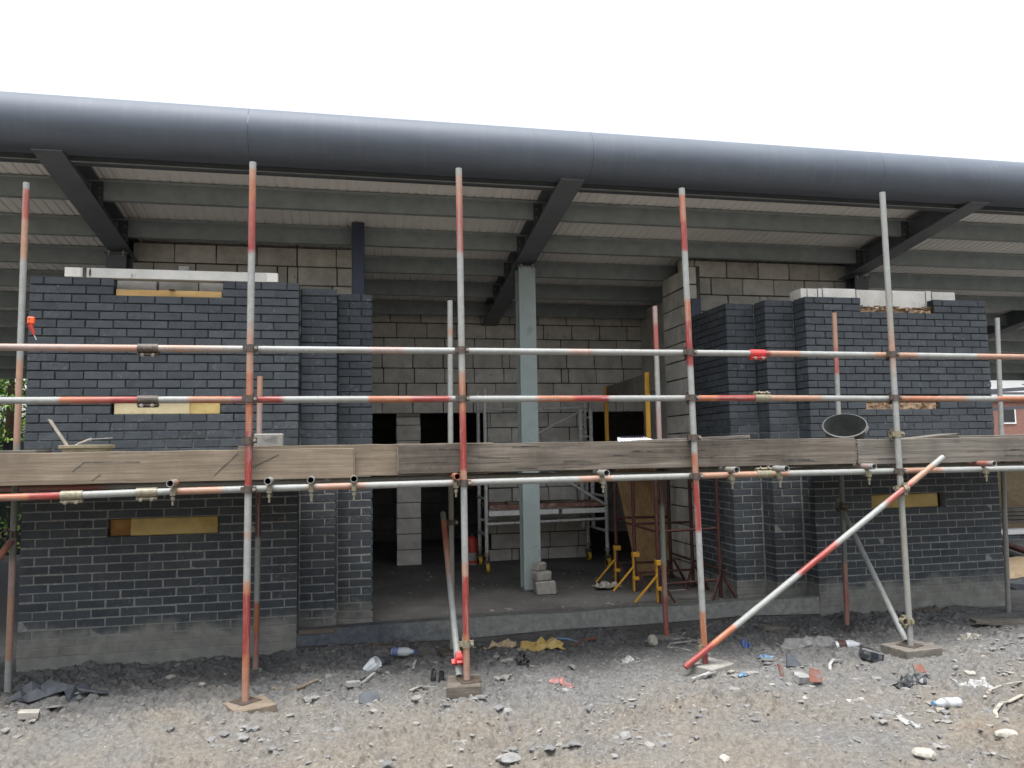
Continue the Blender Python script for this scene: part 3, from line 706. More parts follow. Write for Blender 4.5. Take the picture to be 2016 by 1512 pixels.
# ------------------------------------------------------------------ canopy roof
RF = root('canopy_roof', 'monopitch steel canopy roof with rounded slate grey fascia', 'roof', (4.77, 3.5, 3.3))
YB = 8.1
for x in (-8.9, -4.3, .235, 4.768, 9.28, 13.8, 18.3):
    b, t, h = .235, .012, .25
    prof = [(-b/2, 0), (b/2, 0), (b/2, t), (.005, t), (.005, h-t), (b/2, h-t), (b/2, h), (-b/2, h), (-b/2, h-t), (-.005, h-t), (-.005, t), (-b/2, t)]
    vs_ = [(x+p, y, bb(y)+z) for y in (-.40, YB) for p, z in prof]; n = 12
    MB().add(vs_, [(i, (i+1) % n, n+(i+1) % n, n+i) for i in range(n)]+[tuple(range(n-1, -1, -1)), tuple(range(n, 2*n))]).build('rafter', 'rafter', RF)
bays = [(-8.9, -4.3), (-4.3, .235), (.235, 4.768), (4.768, 9.28), (9.28, 13.8), (13.8, 18.3)]
def purlin(x0, x1, y, mat):
    zb = bb(y)+.075; zt = bb(y)+.262; t = .004; f = .065
    MB().box(x0, x1, y, y+t, zb, zt).box(x0, x1, y+t, y+f, zb, zb+t).box(x0, x1, y+f-t, y+f, zb+t, zb+.018).box(x0, x1, y-f+t, y, zt-t-.004, zt-.004).box(x0, x1, y-f+t, y-f+2*t, zt-.026, zt-.008).build('purlin', mat, RF)
PY = [-.2, .64, 1.5, 2.31, 3.12, 3.93, 4.74, 5.55, 6.4, 7.2, 7.95]
for i, y in enumerate(PY):
    for x0, x1 in bays:
        if i: purlin(x0+.008, x1-.008, y, 'purlin')
        else:
            MB().box(x0+.12, x1-.12, -.2, -.194, 3.953, 4.21).box(x0+.12, x1-.12, -.194, -.135, 3.953, 3.958).build('eaves_channel', 'steel_dark', RF)  # darker than the other purlins: fascia shadow put into its colour
            MB().box(x0+.12, x1-.12, -.215, -.2005, 3.962, 3.968).build('channel_lip', 'purlin', RF)
    if 0 < i < 5:
        for x in BX:
            for s in (-1, 1):
                MB().box(x+s*.09-.05, x+s*.09+.05, y-.012, y-.002, bb(y)+.03, bb(y)+.25).build('cleat', 'steel_dark', RF)
        for x in BX:
            for s in (-1, 1):
                for dz in (.09, .18):
                    MB().tube((x+s*.11, y-.022, bb(y)+dz), (x+s*.11, y-.012, bb(y)+dz), .010, 0, 6).build('bolt', 'bolt', RF)
# ribbed liner sheet: ribs run down the slope
per = .1; prof = []; x = -9.
while x < 18.5:
    prof += [(x, 0), (x+.06, 0), (x+.068, .008), (x+.09, .008)]; x += per
mb = MB(); n = len(prof); y0 = -.36
vs_ = [(px, y, bb(y)+.266+pz) for y in (y0, YB) for px, pz in prof]
mb.add(vs_, [(i, n+i, n+i+1, i+1) for i in range(n-1)]); mb.build('roof_sheet', 'soffit', RF)
mb = MB(); vs_ = [(px, y, bb(y)+pz) for y in (y0, YB+.05) for px in (-9., 18.4) for pz in (.31, .37)]
mb.add(vs_, [(0, 2, 6, 4), (1, 5, 7, 3), (0, 1, 3, 2), (4, 6, 7, 5), (0, 4, 5, 1), (2, 3, 7, 6)]); mb.build('roof_deck', 'fascia', RF)
# bullnose fascia in 3.06 m lengths
CY, CZ, RR = -.38, 4.215, .23
def fascia(x0, x1):
    n = 28; vs_ = []
    angs = [math.radians(-96+ (96+105)*i/n) for i in range(n+1)]
    outl = [(CY-RR*math.cos(a), CZ+RR*math.sin(a)) for a in angs]; inl = [(CY-(RR-.006)*math.cos(a), CZ+(RR-.006)*math.sin(a)) for a in angs]
    outl = [(CY+.10, CZ-RR+.004)]+outl; inl = [(CY+.10, CZ-RR+.010)]+inl
    k = len(outl)
    for x in (x0, x1):
        vs_ += [(x, y, z) for y, z in outl]+[(x, y, z) for y, z in inl]
    fs = []
    for i in range(k-1):
        fs += [(i, i+1, 2*k+i+1, 2*k+i), (k+i, 2*k+k+i, 2*k+k+i+1, k+i+1), (i, k+i, k+i+1, i+1), (2*k+i, 2*k+i+1, 3*k+i+1, 3*k+i)]
    fs += [(0, 2*k, 3*k, k), (k-1, 2*k-1, 4*k-1, 3*k-1)]
    MB().add(vs_, fs).build('fascia_panel', 'fascia', RF, smooth=True)
for i in range(-4, 5):
    x0 = 1.85+3.065*i; fascia(x0+.0013, x0+3.065-.0013)
MB().box(-9, 18.4, YB+.055, YB+.09, bb(YB)+.24, bb(YB)+.38).build('rear_fascia', 'fascia', RF)
for x, lb in ((-4.3, 'dark rear roof column at the far left of the canopy'), (13.8, 'dark rear roof column at the far right of the canopy')):
    R_ = root('steel_column', lb, 'steel column', (x, 7.8, -.45), 'roof columns')
    mb = MB(); hsec(mb, x, 7.7, -.45, bb(7.8)-.002, .15, .01); mb.build('shaft', 'steel_dark', R_)

# ------------------------------------------------------------------ scaffold
TR = .02415
def pole(label, p0, p1, stops, group):
    p0, p1 = Vector(p0), Vector(p1); L = (p1-p0).length
    mb = MB(); NS, SG = 10, 18; bow = L*.0016*(random.random()-.5)*2; ba = random.random()*6.28; vs_ = []; fs = []
    for rr in (TR, .0205):
        for i in range(NS+1):
            t = i/NS; ox = bow*math.sin(math.pi*t)
            for j in range(SG):
                a = 2*math.pi*j/SG; vs_.append((rr*math.cos(a)+ox*math.cos(ba), rr*math.sin(a)+ox*math.sin(ba), L*t))
    o2 = (NS+1)*SG
    for i in range(NS):
        for j in range(SG):
            a, b = i*SG+j, i*SG+(j+1) % SG; fs += [(a, b, b+SG, a+SG), (o2+a, o2+a+SG, o2+b+SG, o2+b)]
    for j in range(SG):
        k2 = (j+1) % SG; e = NS*SG; fs += [(j, o2+j, o2+k2, k2), (e+j, e+k2, o2+e+k2, o2+e+j)]
    mb.add(vs_, fs)
    st = [(a, b) for a, b in stops]
    me_ = mb.mesh('scaffold_pole', Vector((0, 0, 0)), (tube_mat(st, L),), True)
    o = bpy.data.objects.new('scaffold_pole', me_); COL.objects.link(o); put(o, None, p0, align(p1-p0))
    me_.set_sharp_from_angle(angle=math.radians(40))
    o['label'] = label; o['category'] = 'scaffold pole'; o['group'] = group; return o
# coupler prototypes (local: tube one along Z through origin, tube two along X at y=+.05)
def ring(mb, c, axis, r=.0305, h=.05, mi=0):
    a = Vector(axis)*h/2; mb.tube(Vector(c)-a, Vector(c)+a, r, TR+.0006, 16, mi)
def coupler_meshes(mat):
    mb = MB(); ring(mb, (0, 0, 0), (0, 0, 1)); ring(mb, (0, .05, 0), (1, 0, 0), h=.048)
    mb.box(-.024, .024, .022, .032, -.022, .022)
    mb.box(.026, .052, -.012, .012, -.02, .02); mb.box(-.050, -.026, -.010, .010, -.018, .018)
    mb.box(-.02, .02, .04, .062, .027, .048); mb.box(-.018, .018, .04, .06, -.050, -.028)
    bo = MB(); bo.tube((.040, -.035, 0), (.040, .03, 0), .0065, 0, 8); bo.tube((.040, -.030, 0), (.040, -.016, 0), .012, 0, 6)
    bo.tube((0, .052, .036), (0, -.0, .036), .006, 0, 8); bo.tube((0, .012, .036), (0, .0, .036), .0115, 0, 6)
    return mb.mesh('coupler', mats=(mat,)), bo.mesh('bolt', mats=('bolt',))
CM = {q_: coupler_meshes(q_) for q_ in ('coupler', 'coupler_zinc', 'coupler_red')}
def coupler(par, loc, a1, a2, mat='coupler'):
    z = Vector(a1).normalized(); x = Vector(a2).normalized(); x = (x-z*x.dot(z)).normalized(); y = z.cross(x)
    R = Matrix((x, y, z)).transposed()
    c = inst('coupler', CM[mat][0], par, loc, R); b = bpy.data.objects.new('bolt', CM[mat][1]); COL.objects.link(b); put(b, c, loc, R)
    return c
def sleeve_meshes(mat):
    mb = MB(); mb.tube((0, 0, -.066), (0, 0, .066), .0315, TR+.0006, 16)
    mb.box(-.012, .012, -.052, -.026, -.064, .064); mb.box(-.03, .03, -.040, -.030, -.066, .066)
    bo = MB()
    for z in (-.034, .034):
        bo.tube((-.045, -.04, z), (.04, -.04, z), .0065, 0, 8); bo.tube((-.040, -.04, z), (-.026, -.04, z), .013, 0, 6)
    return mb.mesh('sleeve_coupler', mats=(mat,)), bo.mesh('bolt', mats=('bolt',))
SM = {q_: sleeve_meshes(q_) for q_ in ('coupler', 'coupler_zinc', 'coupler_red')}
def sleeve(par, loc, mat='coupler', tilt=0.):
    # local Z along world X; bolts hang below and face the camera
    R = Matrix(((0, 0, 1), (1, 0, 0), (0, 1, 0))) @ Matrix.Rotation(tilt, 3, 'Z')
    c = inst('sleeve_coupler', SM[mat][0], par, loc, R); b = bpy.data.objects.new('bolt', SM[mat][1]); COL.objects.link(b); put(b, c, loc, R)

GF, GI, GD, GL, GT = 'front scaffold standards', 'inner scaffold standards', 'diagonal scaffold braces', 'horizontal scaffold rails', 'scaffold transoms under the deck'
S = {}
S[1] = pole('leftmost scaffold pole behind the rails, pale with faded red top, at left picture edge', (.190, -.65, 3.61), (.192, -.65, -.33), [(0,'W'),(.012,'W'),(.014,'F'),(.07,'F'),(.08,'P'),(.149,'P'),(.164,'W'),(.353,'W'),(.363,'P'),(.438,'P'),(.507,'P'),(.537,'G'),(.741,'G'),(.751,'K'),(.806,'K'),(.816,'P'),(.93,'P'),(.94,'W'),(1,'W')], GF)
S[2] = pole('red and orange banded front scaffold pole before the left brick pier', (2.022, -1.65, 3.509), (2.014, -1.65, -.215), [(0,'W'),(.011,'W'),(.014,'P'),(.047,'O'),(.075,'O'),(.08,'F'),(.17,'R'),(.179,'W'),(.30,'W'),(.345,'P'),(.401,'P'),(.408,'O'),(.511,'O'),(.515,'R'),(.613,'R'),(.617,'W'),(.698,'W'),(.704,'P'),(.712,'W'),(.783,'W'),(.791,'P'),(.809,'O'),(.813,'R'),(.915,'R'),(.919,'O'),(1,'P')], GF)
S[3] = pole('red banded front scaffold pole left of the grey-green steel column', (3.502, -1.65, 3.551), (3.517, -1.65, -.19), [(0,'W'),(.011,'W'),(.018,'P'),(.079,'O'),(.084,'F'),(.169,'F'),(.179,'W'),(.406,'W'),(.416,'P'),(.441,'O'),(.486,'O'),(.493,'F'),(.532,'R'),(.6,'R'),(.606,'P'),(.627,'P'),(.63,'W'),(.778,'W'),(.785,'P'),(.804,'P'),(.808,'R'),(.912,'R'),(.918,'O'),(1,'P')], GF)
S[4] = pole('brightest red and white banded front scaffold pole at the right porch jamb', (5.297, -1.65, 3.493), (5.343, -1.65, -.203), [(0,'W'),(.012,'W'),(.018,'O'),(.072,'O'),(.076,'R'),(.136,'R'),(.141,'W'),(.24,'W'),(.249,'O'),(.288,'O'),(.293,'R'),(.382,'R'),(.39,'W'),(.566,'W'),(.575,'O'),(.628,'O'),(.634,'R'),(.729,'R'),(.736,'W'),(.893,'W'),(.9,'O'),(.965,'O'),(.97,'R'),(1,'R')], GF)
S[5] = pole('plain pale grey front scaffold pole before the right brick pier', (7.12, -1.65, 3.555), (7.131, -1.65, -.19), [(0,'W'),(.203,'W'),(.292,'T'),(.359,'P'),(.427,'W'),(.583,'W'),(.785,'T'),(1,'W')], GF)
I = {}
I[2] = pole('short inner scaffold pole with dark red worn band against the left pier', (1.938, -.3, 2.107), (1.927, -.3, -.40), [(0,'P'),(.092,'P'),(.109,'K'),(.202,'K'),(.397,'D'),(.542,'D'),(.555,'W'),(.759,'W'),(.767,'O'),(.856,'O'),(.873,'F'),(.992,'K')], GI)
I[3] = pole('pale inner scaffold pole at the porch opening beside the left doorway', (3.598, -.3, 2.809), (3.587, -.3, -.30), [(0,'W'),(.076,'W'),(.091,'P'),(.113,'W'),(.242,'W'),(.56,'T'),(1,'T')], GI)
I[4] = pole('pink and white inner scaffold pole at the porch opening before the yellow posts', (5.592, -.3, 2.799), (5.596, -.3, -.315), [(0,'K'),(.049,'K'),(.064,'F'),(.133,'F'),(.148,'W'),(.27,'W'),(.362,'K'),(.453,'K'),(.53,'D'),(.606,'D'),(.621,'W'),(.782,'W'),(.792,'P'),(.881,'P'),(.89,'F'),(1,'F')], GI)
I[5] = pole('peach and red inner scaffold pole against the right brick pier', (7.533, -.3, 2.772), (7.491, -.3, -.374), [(0,'P'),(.103,'P'),(.119,'F'),(.191,'F'),(.207,'W'),(.344,'W'),(.593,'G'),(.791,'G'),(.802,'P'),(.891,'F'),(1,'P')], GI)
I[6] = pole('grey inner scaffold pole at the right corner of the right pier', (9.485, -.3, 2.755), (9.362, -.3, -.40), [(0,'W'),(.46,'W'),(1,'T')], GI)
D = {}
D[1] = pole('long red and white diagonal brace rising right between two front poles', (7.503, -1.70, 1.313), (5.157, -1.70, -.21), [(0,'W'),(.039,'W'),(.053,'P'),(.131,'P'),(.151,'R'),(.229,'F'),(.249,'W'),(.425,'W'),(.445,'F'),(.504,'R'),(.573,'R'),(.592,'W'),(.818,'W'),(.827,'O'),(.896,'O'),(.91,'R'),(1,'R')], GD)
D[2] = pole('pale grey brace leaning from right pier down to the plain grey pole foot', (7.401, -.38, .896), (7.169, -1.55, -.185), [(0,'G'),(.369,'W'),(1,'W')], GD)
D[3] = pole('white and orange brace leaning from the porch down to the red banded pole foot', (3.505, -.38, .891), (3.476, -1.55, -.19), [(0,'G'),(.056,'G'),(.069,'O'),(.167,'F'),(.333,'P'),(.444,'K'),(.5,'W'),(1,'W')], GD)
D[4] = pole('orange and dark red brace at the left picture edge below the boards', (.2, -.7, .82), (-.35, -1.1, -.2), [(0,'D'),(.1,'O'),(.6,'O'),(.7,'D'),(1,'D')], GD)
G = {}
for key, lb, p0, p1, st in (
 ('1a', 'peach upper guard rail at the left up to its first joint', (-.9, -1.6, 2.168), (1.344, -1.6, 2.172), [(0,'P'),(.489,'P'),(.66,'K'),(.997,'P')]),
 ('1b', 'long pale upper guard rail across the porch', (1.344, -1.6, 2.172), (5.918, -1.6, 2.176), [(0,'W'),(.042,'P'),(.137,'W'),(.321,'W'),(.333,'K'),(.377,'K'),(.385,'W'),(.651,'W'),(.66,'K'),(.691,'K'),(.7,'W'),(1,'W')]),
 ('1c', 'upper guard rail with red sleeve end before the right pier', (5.918, -1.6, 2.176), (9.6, -1.6, 2.163), [(0,'R'),(.027,'R'),(.03,'P'),(.099,'P'),(.106,'W'),(.284,'W'),(.293,'P'),(.396,'P'),(.402,'W'),(.557,'W'),(.562,'P'),(1,'P')]),
 ('2a', 'white and red lower guard rail at the left up to its first joint', (-.9, -1.6, 1.814), (1.351, -1.6, 1.817), [(0,'W'),(.751,'W'),(.761,'O'),(.891,'F'),(.905,'R'),(1,'R')]),
 ('2b', 'long lower guard rail with three orange and red bands across the porch', (1.351, -1.6, 1.817), (5.944, -1.6, 1.815), [(0,'W'),(.052,'W'),(.063,'O'),(.117,'O'),(.122,'R'),(.189,'R'),(.197,'W'),(.32,'W'),(.324,'O'),(.386,'O'),(.394,'R'),(.448,'R'),(.455,'W'),(.589,'W'),(.602,'O'),(.654,'O'),(.661,'R'),(.716,'R'),(.722,'W'),(.867,'W'),(.872,'O'),(.909,'O'),(.918,'R'),(1,'R')]),
 ('2c', 'peach and white lower guard rail before the right pier', (5.944, -1.6, 1.815), (9.6, -1.6, 1.797), [(0,'P'),(.131,'P'),(.155,'W'),(.311,'W'),(.324,'O'),(.513,'P'),(.527,'W'),(.596,'W'),(.61,'O'),(1,'O')]),
 ('3a', 'shiny orange and red ledger under the boards at the left edge', (-.9, -1.6, 1.172), (.894, -1.6, 1.183), [(0,'O'),(.85,'O'),(.867,'R'),(1,'R')]),
 ('3b', 'short white ledger piece between two brassy joints under the boards', (.894, -1.6, 1.183), (1.357, -1.6, 1.190), [(0,'W'),(1,'W')]),
 ('3c', 'long pale ledger under the boards across the porch', (1.357, -1.6, 1.190), (5.934, -1.6, 1.208), [(0,'W'),(.032,'W'),(.039,'P'),(.1,'P'),(.111,'W'),(.218,'W'),(.26,'P'),(.314,'P'),(.322,'W'),(.445,'W'),(.466,'P'),(.482,'P'),(.49,'W'),(.66,'W'),(.666,'P'),(.717,'P'),(.723,'W'),(.867,'W'),(.874,'P'),(1,'P')]),
 ('3d', 'white ledger under the boards before the right pier', (5.934, -1.6, 1.208), (9.6, -1.6, 1.192), [(0,'P'),(.055,'P'),(.062,'W'),(.339,'W'),(.352,'P'),(.438,'P'),(.447,'W'),(1,'W')]),
 ('4a', 'inner white ledger close to the left pier under the boards', (-.6, -.36, 1.195), (3.62, -.36, 1.205), [(0,'K'),(.3,'F'),(.34,'W'),(1,'W')]),
 ('4b', 'inner pale ledger close to the right pier under the boards', (3.63, -.36, 1.205), (9.6, -.36, 1.195), [(0,'T'),(.3,'W'),(.5,'P'),(.6,'W'),(1,'W')])):
    G[key] = pole(lb, p0, p1, st, GL)
for key, mt, t in (('1b', 'coupler', .3), ('2b', 'coupler', 0.), ('3b', 'coupler_zinc', .2), ('3c', 'coupler_zinc', .3), ('1c', 'coupler_red', 0), ('2c', 'coupler_zinc', 2.8), ('3d', 'coupler_zinc', 2.6)):
    sleeve(G[key], WM[G[key].name].translation, mt, t)
X_, Z_ = (1, 0, 0), (0, 0, 1)
for i, x, zz in ((2, 2.018, (2.173, 1.817, 1.193)), (3, 3.508, (2.174, 1.816, 1.199)), (4, 5.316, (2.175, 1.815, 1.206)), (5, 7.124, (2.172, 1.81, 1.203))):
    for z in zz:
        xx = {2: 2.022-.008*(3.5-z)/3.7, 3: 3.502+.015*(3.55-z)/3.7, 4: 5.297+.046*(3.49-z)/3.7, 5: 7.12+.011*(3.55-z)/3.7}[i]
        coupler(S[i], (xx, -1.65, z), (0, 0, 1), X_, 'coupler')
coupler(S[2], (2.0185, -1.65, 1.53), Z_, X_, 'coupler'); coupler(S[4], (5.322, -1.65, 1.505), Z_, X_, 'coupler'); coupler(S[5], (7.126, -1.65, 1.51), Z_, X_, 'coupler_zinc')
coupler(S[5], (7.127, -1.65, 1.065), Z_, (-.84, 0, -.55), 'coupler_zinc'); coupler(S[4], (5.342, -1.65, -.09), Z_, (.84, 0, .55), 'coupler_zinc')
coupler(S[3], (3.516, -1.65, .06), Z_, X_, 'coupler_zinc'); coupler(D[3], (3.478, -1.50, -.10), (0, -.7, -.7), X_, 'coupler_red')
coupler(S[5], (7.13, -1.65, .0), Z_, (0, 1, 0), 'coupler_zinc'); coupler(D[2], (7.38, -.47, .80), (0, -.7, -.7), X_, 'coupler')
coupler(I[3], (3.593, -.3, .80), Z_, X_, 'coupler'); coupler(S[1], (.191, -.65, .86), Z_, (0, 1, 0), 'coupler')
for i in (2, 3, 4, 5): coupler(I[i], ({2: 1.933, 3: 3.592, 4: 5.594, 5: 7.512}[i], -.31, 1.2), Z_, X_, 'coupler')

# transoms poke out towards the camera under the boards
for x, yo, c, lb in ((1.53, -1.74, 'P', 'scaffold transom end left of the banded pole at the left pier'), (2.155, -1.76, 'W', 'scaffold transom end just right of the banded pole at the left pier'),
    (2.436, -1.72, 'W', 'scaffold transom end below the left board joint'), (2.729, -1.70, 'P', 'scaffold transom end below the exposed rear board'),
    (3.455, -1.735, 'O', 'orange-rimmed scaffold transom end touching the red banded pole'), (4.573, -1.74, 'T', 'scaffold transom end right of the grey-green column'),
    (5.632, -1.73, 'T', 'scaffold transom end right of the brightest red pole'), (6.044, -1.75, 'W', 'scaffold transom end below the cracked board end'),
    (6.843, -1.72, 'K', 'scaffold transom end left of the plain grey pole'), (7.96, -1.74, 'F', 'red-banded scaffold transom end before the right pier')):
    t = pole(lb, (x, yo, 1.2495), (x, -.12, 1.2495), [(0, 'W' if c != 'O' else 'O'), (.05, c), (.25, 'T'), (1, 'G')], GT)
    mb = MB(); ring(mb, (x, -1.6, 1.2), (1, 0, 0), .030, .036); mb.tube((x, -1.645, 1.175), (x, -1.645, 1.10), .007, 0, 8); mb.tube((x, -1.645, 1.155), (x, -1.645, 1.135), .014, 0, 6); mb.box(x-.016, x+.016, -1.66, -1.63, 1.165, 1.205)
    mb.build('coupler', 'coupler_zinc', t)

# boards
def board(name, label, x0, x1, y0, y1, z0, z1, mat, group, sag=0., band=True):
    n = 14; mb = MB(); vs_ = []
    for i in range(n+1):
        x = x0+(x1-x0)*i/n; d = sag*math.sin(math.pi*i/n)+.002*math.sin(i*2.7+x0); e = .003*math.sin(i*1.9+z0*9)
        vs_ += [(x, y0+e, z0+d), (x, y1+e, z0+d), (x, y1+e, z1+d), (x, y0+e, z1+d)]
    fs = [(0, 3, 2, 1), (4*n, 4*n+1, 4*n+2, 4*n+3)]
    for i in range(n):
        a = 4*i; b = a+4
        fs += [(a, b, b+3, a+3), (a+3, b+3, b+2, a+2), (a+2, b+2, b+1, a+1), (a+1, b+1, b, a)]
    mb.add(vs_, fs); R_ = root(name, label, 'scaffold board', ((x0+x1)/2, (y0+y1)/2, z0), group)
    mb.build('plank', mat, R_, bev=.004)
    if band:
        for xe, s in ((x0, -1), (x1, 1)):
            MB().box(xe-.0035 if s < 0 else xe+.0005, xe-.0005 if s < 0 else xe+.0035, y0-.002, y1+.002, z0+.02, z1-.02).build('end_hoop', 'bolt', R_)
    return R_
TBG = 'toe boards along the front of the scaffold'
tb = board('toe_board', 'long pale toe board at the left with pencil-like saw marks', -1.0, 2.73, -1.575, -1.537, 1.253, 1.468, 'wood_a', TBG, band=True)
for a, b in (((.88, 1.335), (.955, 1.40)), ((.955, 1.40), (1.30, 1.397)), ((1.00, 1.275), (1.06, 1.32)), ((1.78, 1.29), (1.94, 1.45)), ((1.985, 1.32), (2.21, 1.43))):
    MB().bar((a[0], -1.5765, a[1]), (b[0], -1.5765, b[1]), .0018, .0035, upv=(0, 0, 1)).build('saw_mark', 'black_plastic', tb)
board('toe_board', 'weathered brown-grey toe board across the porch before the column', 3.045, 6.786, -1.575, -1.537, 1.272, 1.486, 'wood_b', TBG)
tb2 = bpy.data.objects['toe_board.001']
rnd = random.Random(8)
for i in range(15):
    x = 3.12+rnd.random()*3.4; z = 1.295+rnd.random()*.165; L = .08+rnd.random()*.32; sl = (rnd.random()-.5)*.10
    MB().bar((x, -1.5778, z), (x+L, -1.5778, z+L*sl), .0016, .0022+.0022*rnd.random()).build('crack', 'black_plastic', tb2)
tb = board('toe_board', 'greyed toe board at the right with split left end', 6.802, 9.9, -1.575, -1.537, 1.262, 1.472, 'wood_c', TBG, band=False)
mb = MB()
for i in range(7):
    z = 1.28+.027*i; mb.box(6.788+.004*(i % 3), 6.83, -1.578, -1.54, z, z+.008)
mb.build('splinter', 'wood_deck', tb)
for i in range(11):
    x = 6.95+rnd.random()*2.2; z = 1.285+rnd.random()*.165; L = .07+rnd.random()*.25; sl = (rnd.random()-.5)*.12
    MB().bar((x, -1.5778, z), (x+L, -1.5778, z+L*sl), .0016, .002+.002*rnd.random()).build('crack', 'black_plastic', tb)
board('toe_board', 'second pale board showing in the gap between two toe boards', 1.929, 3.758, -1.528, -1.490, 1.262, 1.492, 'wood_a', TBG)
DG = 'deck boards of the scaffold'
for r in range(6):
    y = -1.47+r*.235 if r < 5 else -.272  # last row added beside the wall to shade the brickwork below
    for s, (x0, x1) in enumerate(((-1.0, 2.5), (2.51, 6.0), (6.01, 9.9))):
        d = .0 if r % 2 == 0 else .22
        board('deck_board', '%s dirty scaffold board of the deck counted from the toe boards, %s' % (('first', 'second', 'third', 'fourth', 'fifth', 'added shade-casting innermost')[r], ('before the left pier', 'across the porch', 'before the right pier')[s]), x0+d-.2*(s == 0), x1+d, y, y+.225, 1.2745, 1.312, 'wood_deck', DG, band=False)
# lapped board ends showing above the right toe boards
for i, (p0, p1, lb) in enumerate((((7.0, -1.25, 1.42), (8.0, -1.2, 1.50), 'warped grey board lying tilted on the deck right of the black bucket'), ((8.1, -1.1, 1.478), (9.9, -1.0, 1.488), 'thin grey board lying on the deck at the right edge'),
                                  ((5.2, -.75, 1.488), (6.3, -.6, 1.520), 'dark curled board lying on the deck behind the brightest red pole'))):
    R_ = root('loose_board', lb, 'scaffold board', ((p0[0]+p1[0])/2, p0[1], 1.31), 'loose boards on the deck')
    MB().bar(p0, p1, .225, .03).build('plank', 'wood_c' if i < 2 else 'wood_deck', R_, bev=.004)
    MB().box(p0[0]+.3, p0[0]+.4, p0[1]-.1, p0[1]+.1, 1.313, p0[2]+(-.005 if i else .0)).build('packing_block', 'wood_deck', R_)
    MB().box(p1[0]-.4, p1[0]-.3, p1[1]-.1, p1[1]+.1, 1.313, p1[2]-.03).build('packing_block', 'wood_deck', R_)
R_ = root('loose_board', 'thin grey board end sticking up at the far left above the toe board', 'scaffold board', (.25, -1.0, 1.31), 'loose boards on the deck')
MB().bar((-.8, -1.0, 1.475), (.56, -1.15, 1.482), .22, .02).build('plank', 'wood_c', R_, bev=.003); MB().box(-.3, .1, -1.1, -.95, 1.313, 1.466).build('packing_block', 'concrete_pad', R_)

# sole boards under the standards
def pad(label, x, y, z, sx, sy, sz, rot, mat, plate=None):
    R_ = root('sole_board', label, 'sole board', (x, y, z), 'pads under the scaffold poles')
    Rm = Matrix.Rotation(rot, 4, 'Z'); Rm.translation = (x, y, z+sz/2)
    MB().obox(Rm, sx, sy, sz).build('block', mat, R_, bev=.006)
    if plate:
        Rp = Matrix.Rotation(rot+.3, 4, 'Z'); Rp.translation = (plate[0], plate[1], z+sz+.003)
        MB().obox(Rp, .15, .15, .005).build('base_plate', 'coupler', R_)
pad('pale timber block under the banded pole before the left pier', 2.05, -1.70, -.30, .27, .26, .082, .45, 'wood_a', (2.014, -1.65))
pad('thick timber pad under the red banded pole and white brace', 3.50, -1.62, -.285, .24, .30, .085, -.15, 'wood_b', (3.535, -1.64))
pad('grey concrete pad under the brightest red pole', 5.38, -1.66, -.29, .28, .24, .085, .5, 'concrete_pad')
pad('squared timber pad under the plain grey pole at the right', 7.14, -1.64, -.29, .36, .28, .095, .12, 'wood_c', (7.13, -1.64))
pad('grey concrete pad under the pink and white inner pole', 5.60, -.34, -.385, .24, .2, .07, .1, 'concrete_pad')
pad('small timber pad under the inner pole beside the left doorway', 3.57, -.31, -.37, .22, .22, .065, .2, 'wood_b')
pad('half buried timber pad under the peach inner pole at right pier', 7.48, -.33, -.42, .3, .2, .05, 0., 'wood_deck')

# red plastic tool hooked on the leftmost pole
R_ = root('spike_tool', 'small orange-red plastic tool with metal spike hung on the leftmost pole', 'hand tool', (.53, -1.37, 2.25))
MB().box(.503, .547, -1.385, -1.355, 2.365, 2.415).build('head', 'orange', R_, bev=.006)
MB().tube((.518, -1.37, 2.408), (.518, -1.388, 2.400), .005, 0, 8).tube((.518, -1.37, 2.378), (.518, -1.388, 2.378), .005, 0, 8).build('hole', 'black_plastic', R_)
MB().tube((.52, -1.37, 2.36), (.545, -1.37, 2.29), .019, 0, 10, 0, .008).build('handle', 'red', R_, smooth=True)
MB().tube((.545, -1.37, 2.292), (.562, -1.37, 2.255), .003, 0, 8).build('spike', 'alu', R_)

# mortar tub with a float, bucket, block and step on the deck
R_ = root('mortar_tub', 'mortar caked beige tub with a wooden float standing in it at the left', 'tub', (.83, -1.1, 1.312))
T4 = Matrix.Translation((.825, -1.1, 1.312))
MB().lathe([(.0, .004), (.145, .004), (.163, .18), (.182, .188), (.184, .208), (.174, .21), (.170, .195), (.155, .19), (.138, .02), (0, .02)], T4, 28).build('body', 'tub', R_, smooth=True)
MB().lathe([(0, .13), (.148, .13)], T4, 24).build('mortar_fill', 'concrete_pad', R_)
MB().bar((.735, -1.1, 1.45), (.565, -1.09, 1.712), .012, .055, upv=(0, 1, 0)).build('float_board', 'grey_wood', R_, bev=.004)
MB().tube((.77, -1.12, 1.53), (.86, -1.12, 1.565), .010, 0, 8, 0, .012).build('trowel_handle', 'bolt', R_)
MB().bar((.86, -1.12, 1.565), (1.0, -1.12, 1.573), .02, .003).tube((.70, -1.12, 1.50), (.77, -1.12, 1.53), .004, 0, 6).build('trowel_blade', 'alu', R_)
R_ = root('bucket', 'dusty black builder bucket tilted open towards the camera on the right boards', 'bucket', (7.16, -.95, 1.312))
T4 = Matrix.Translation((7.215, -.83, 1.405)) @ Matrix.Rotation(math.radians(-35), 4, 'Z') @ Matrix.Rotation(math.radians(36), 4, 'X')
MB().lathe([(0, -.02), (.135, -.02), (.182, .235), (.192, .236), (.193, .25), (.180, .252), (.132, 0), (0, 0)], T4, 32).build('body', 'bucket', R_, smooth=True)
pts = [T4 @ Vector((.193*math.cos(a), .193*math.sin(a), .235-.05*math.sin((a+.6)/2.0))) for a in np.linspace(-.55, 1.3, 12)]
MB().path(pts, .004, 6).build('bail_handle', 'bolt', R_)
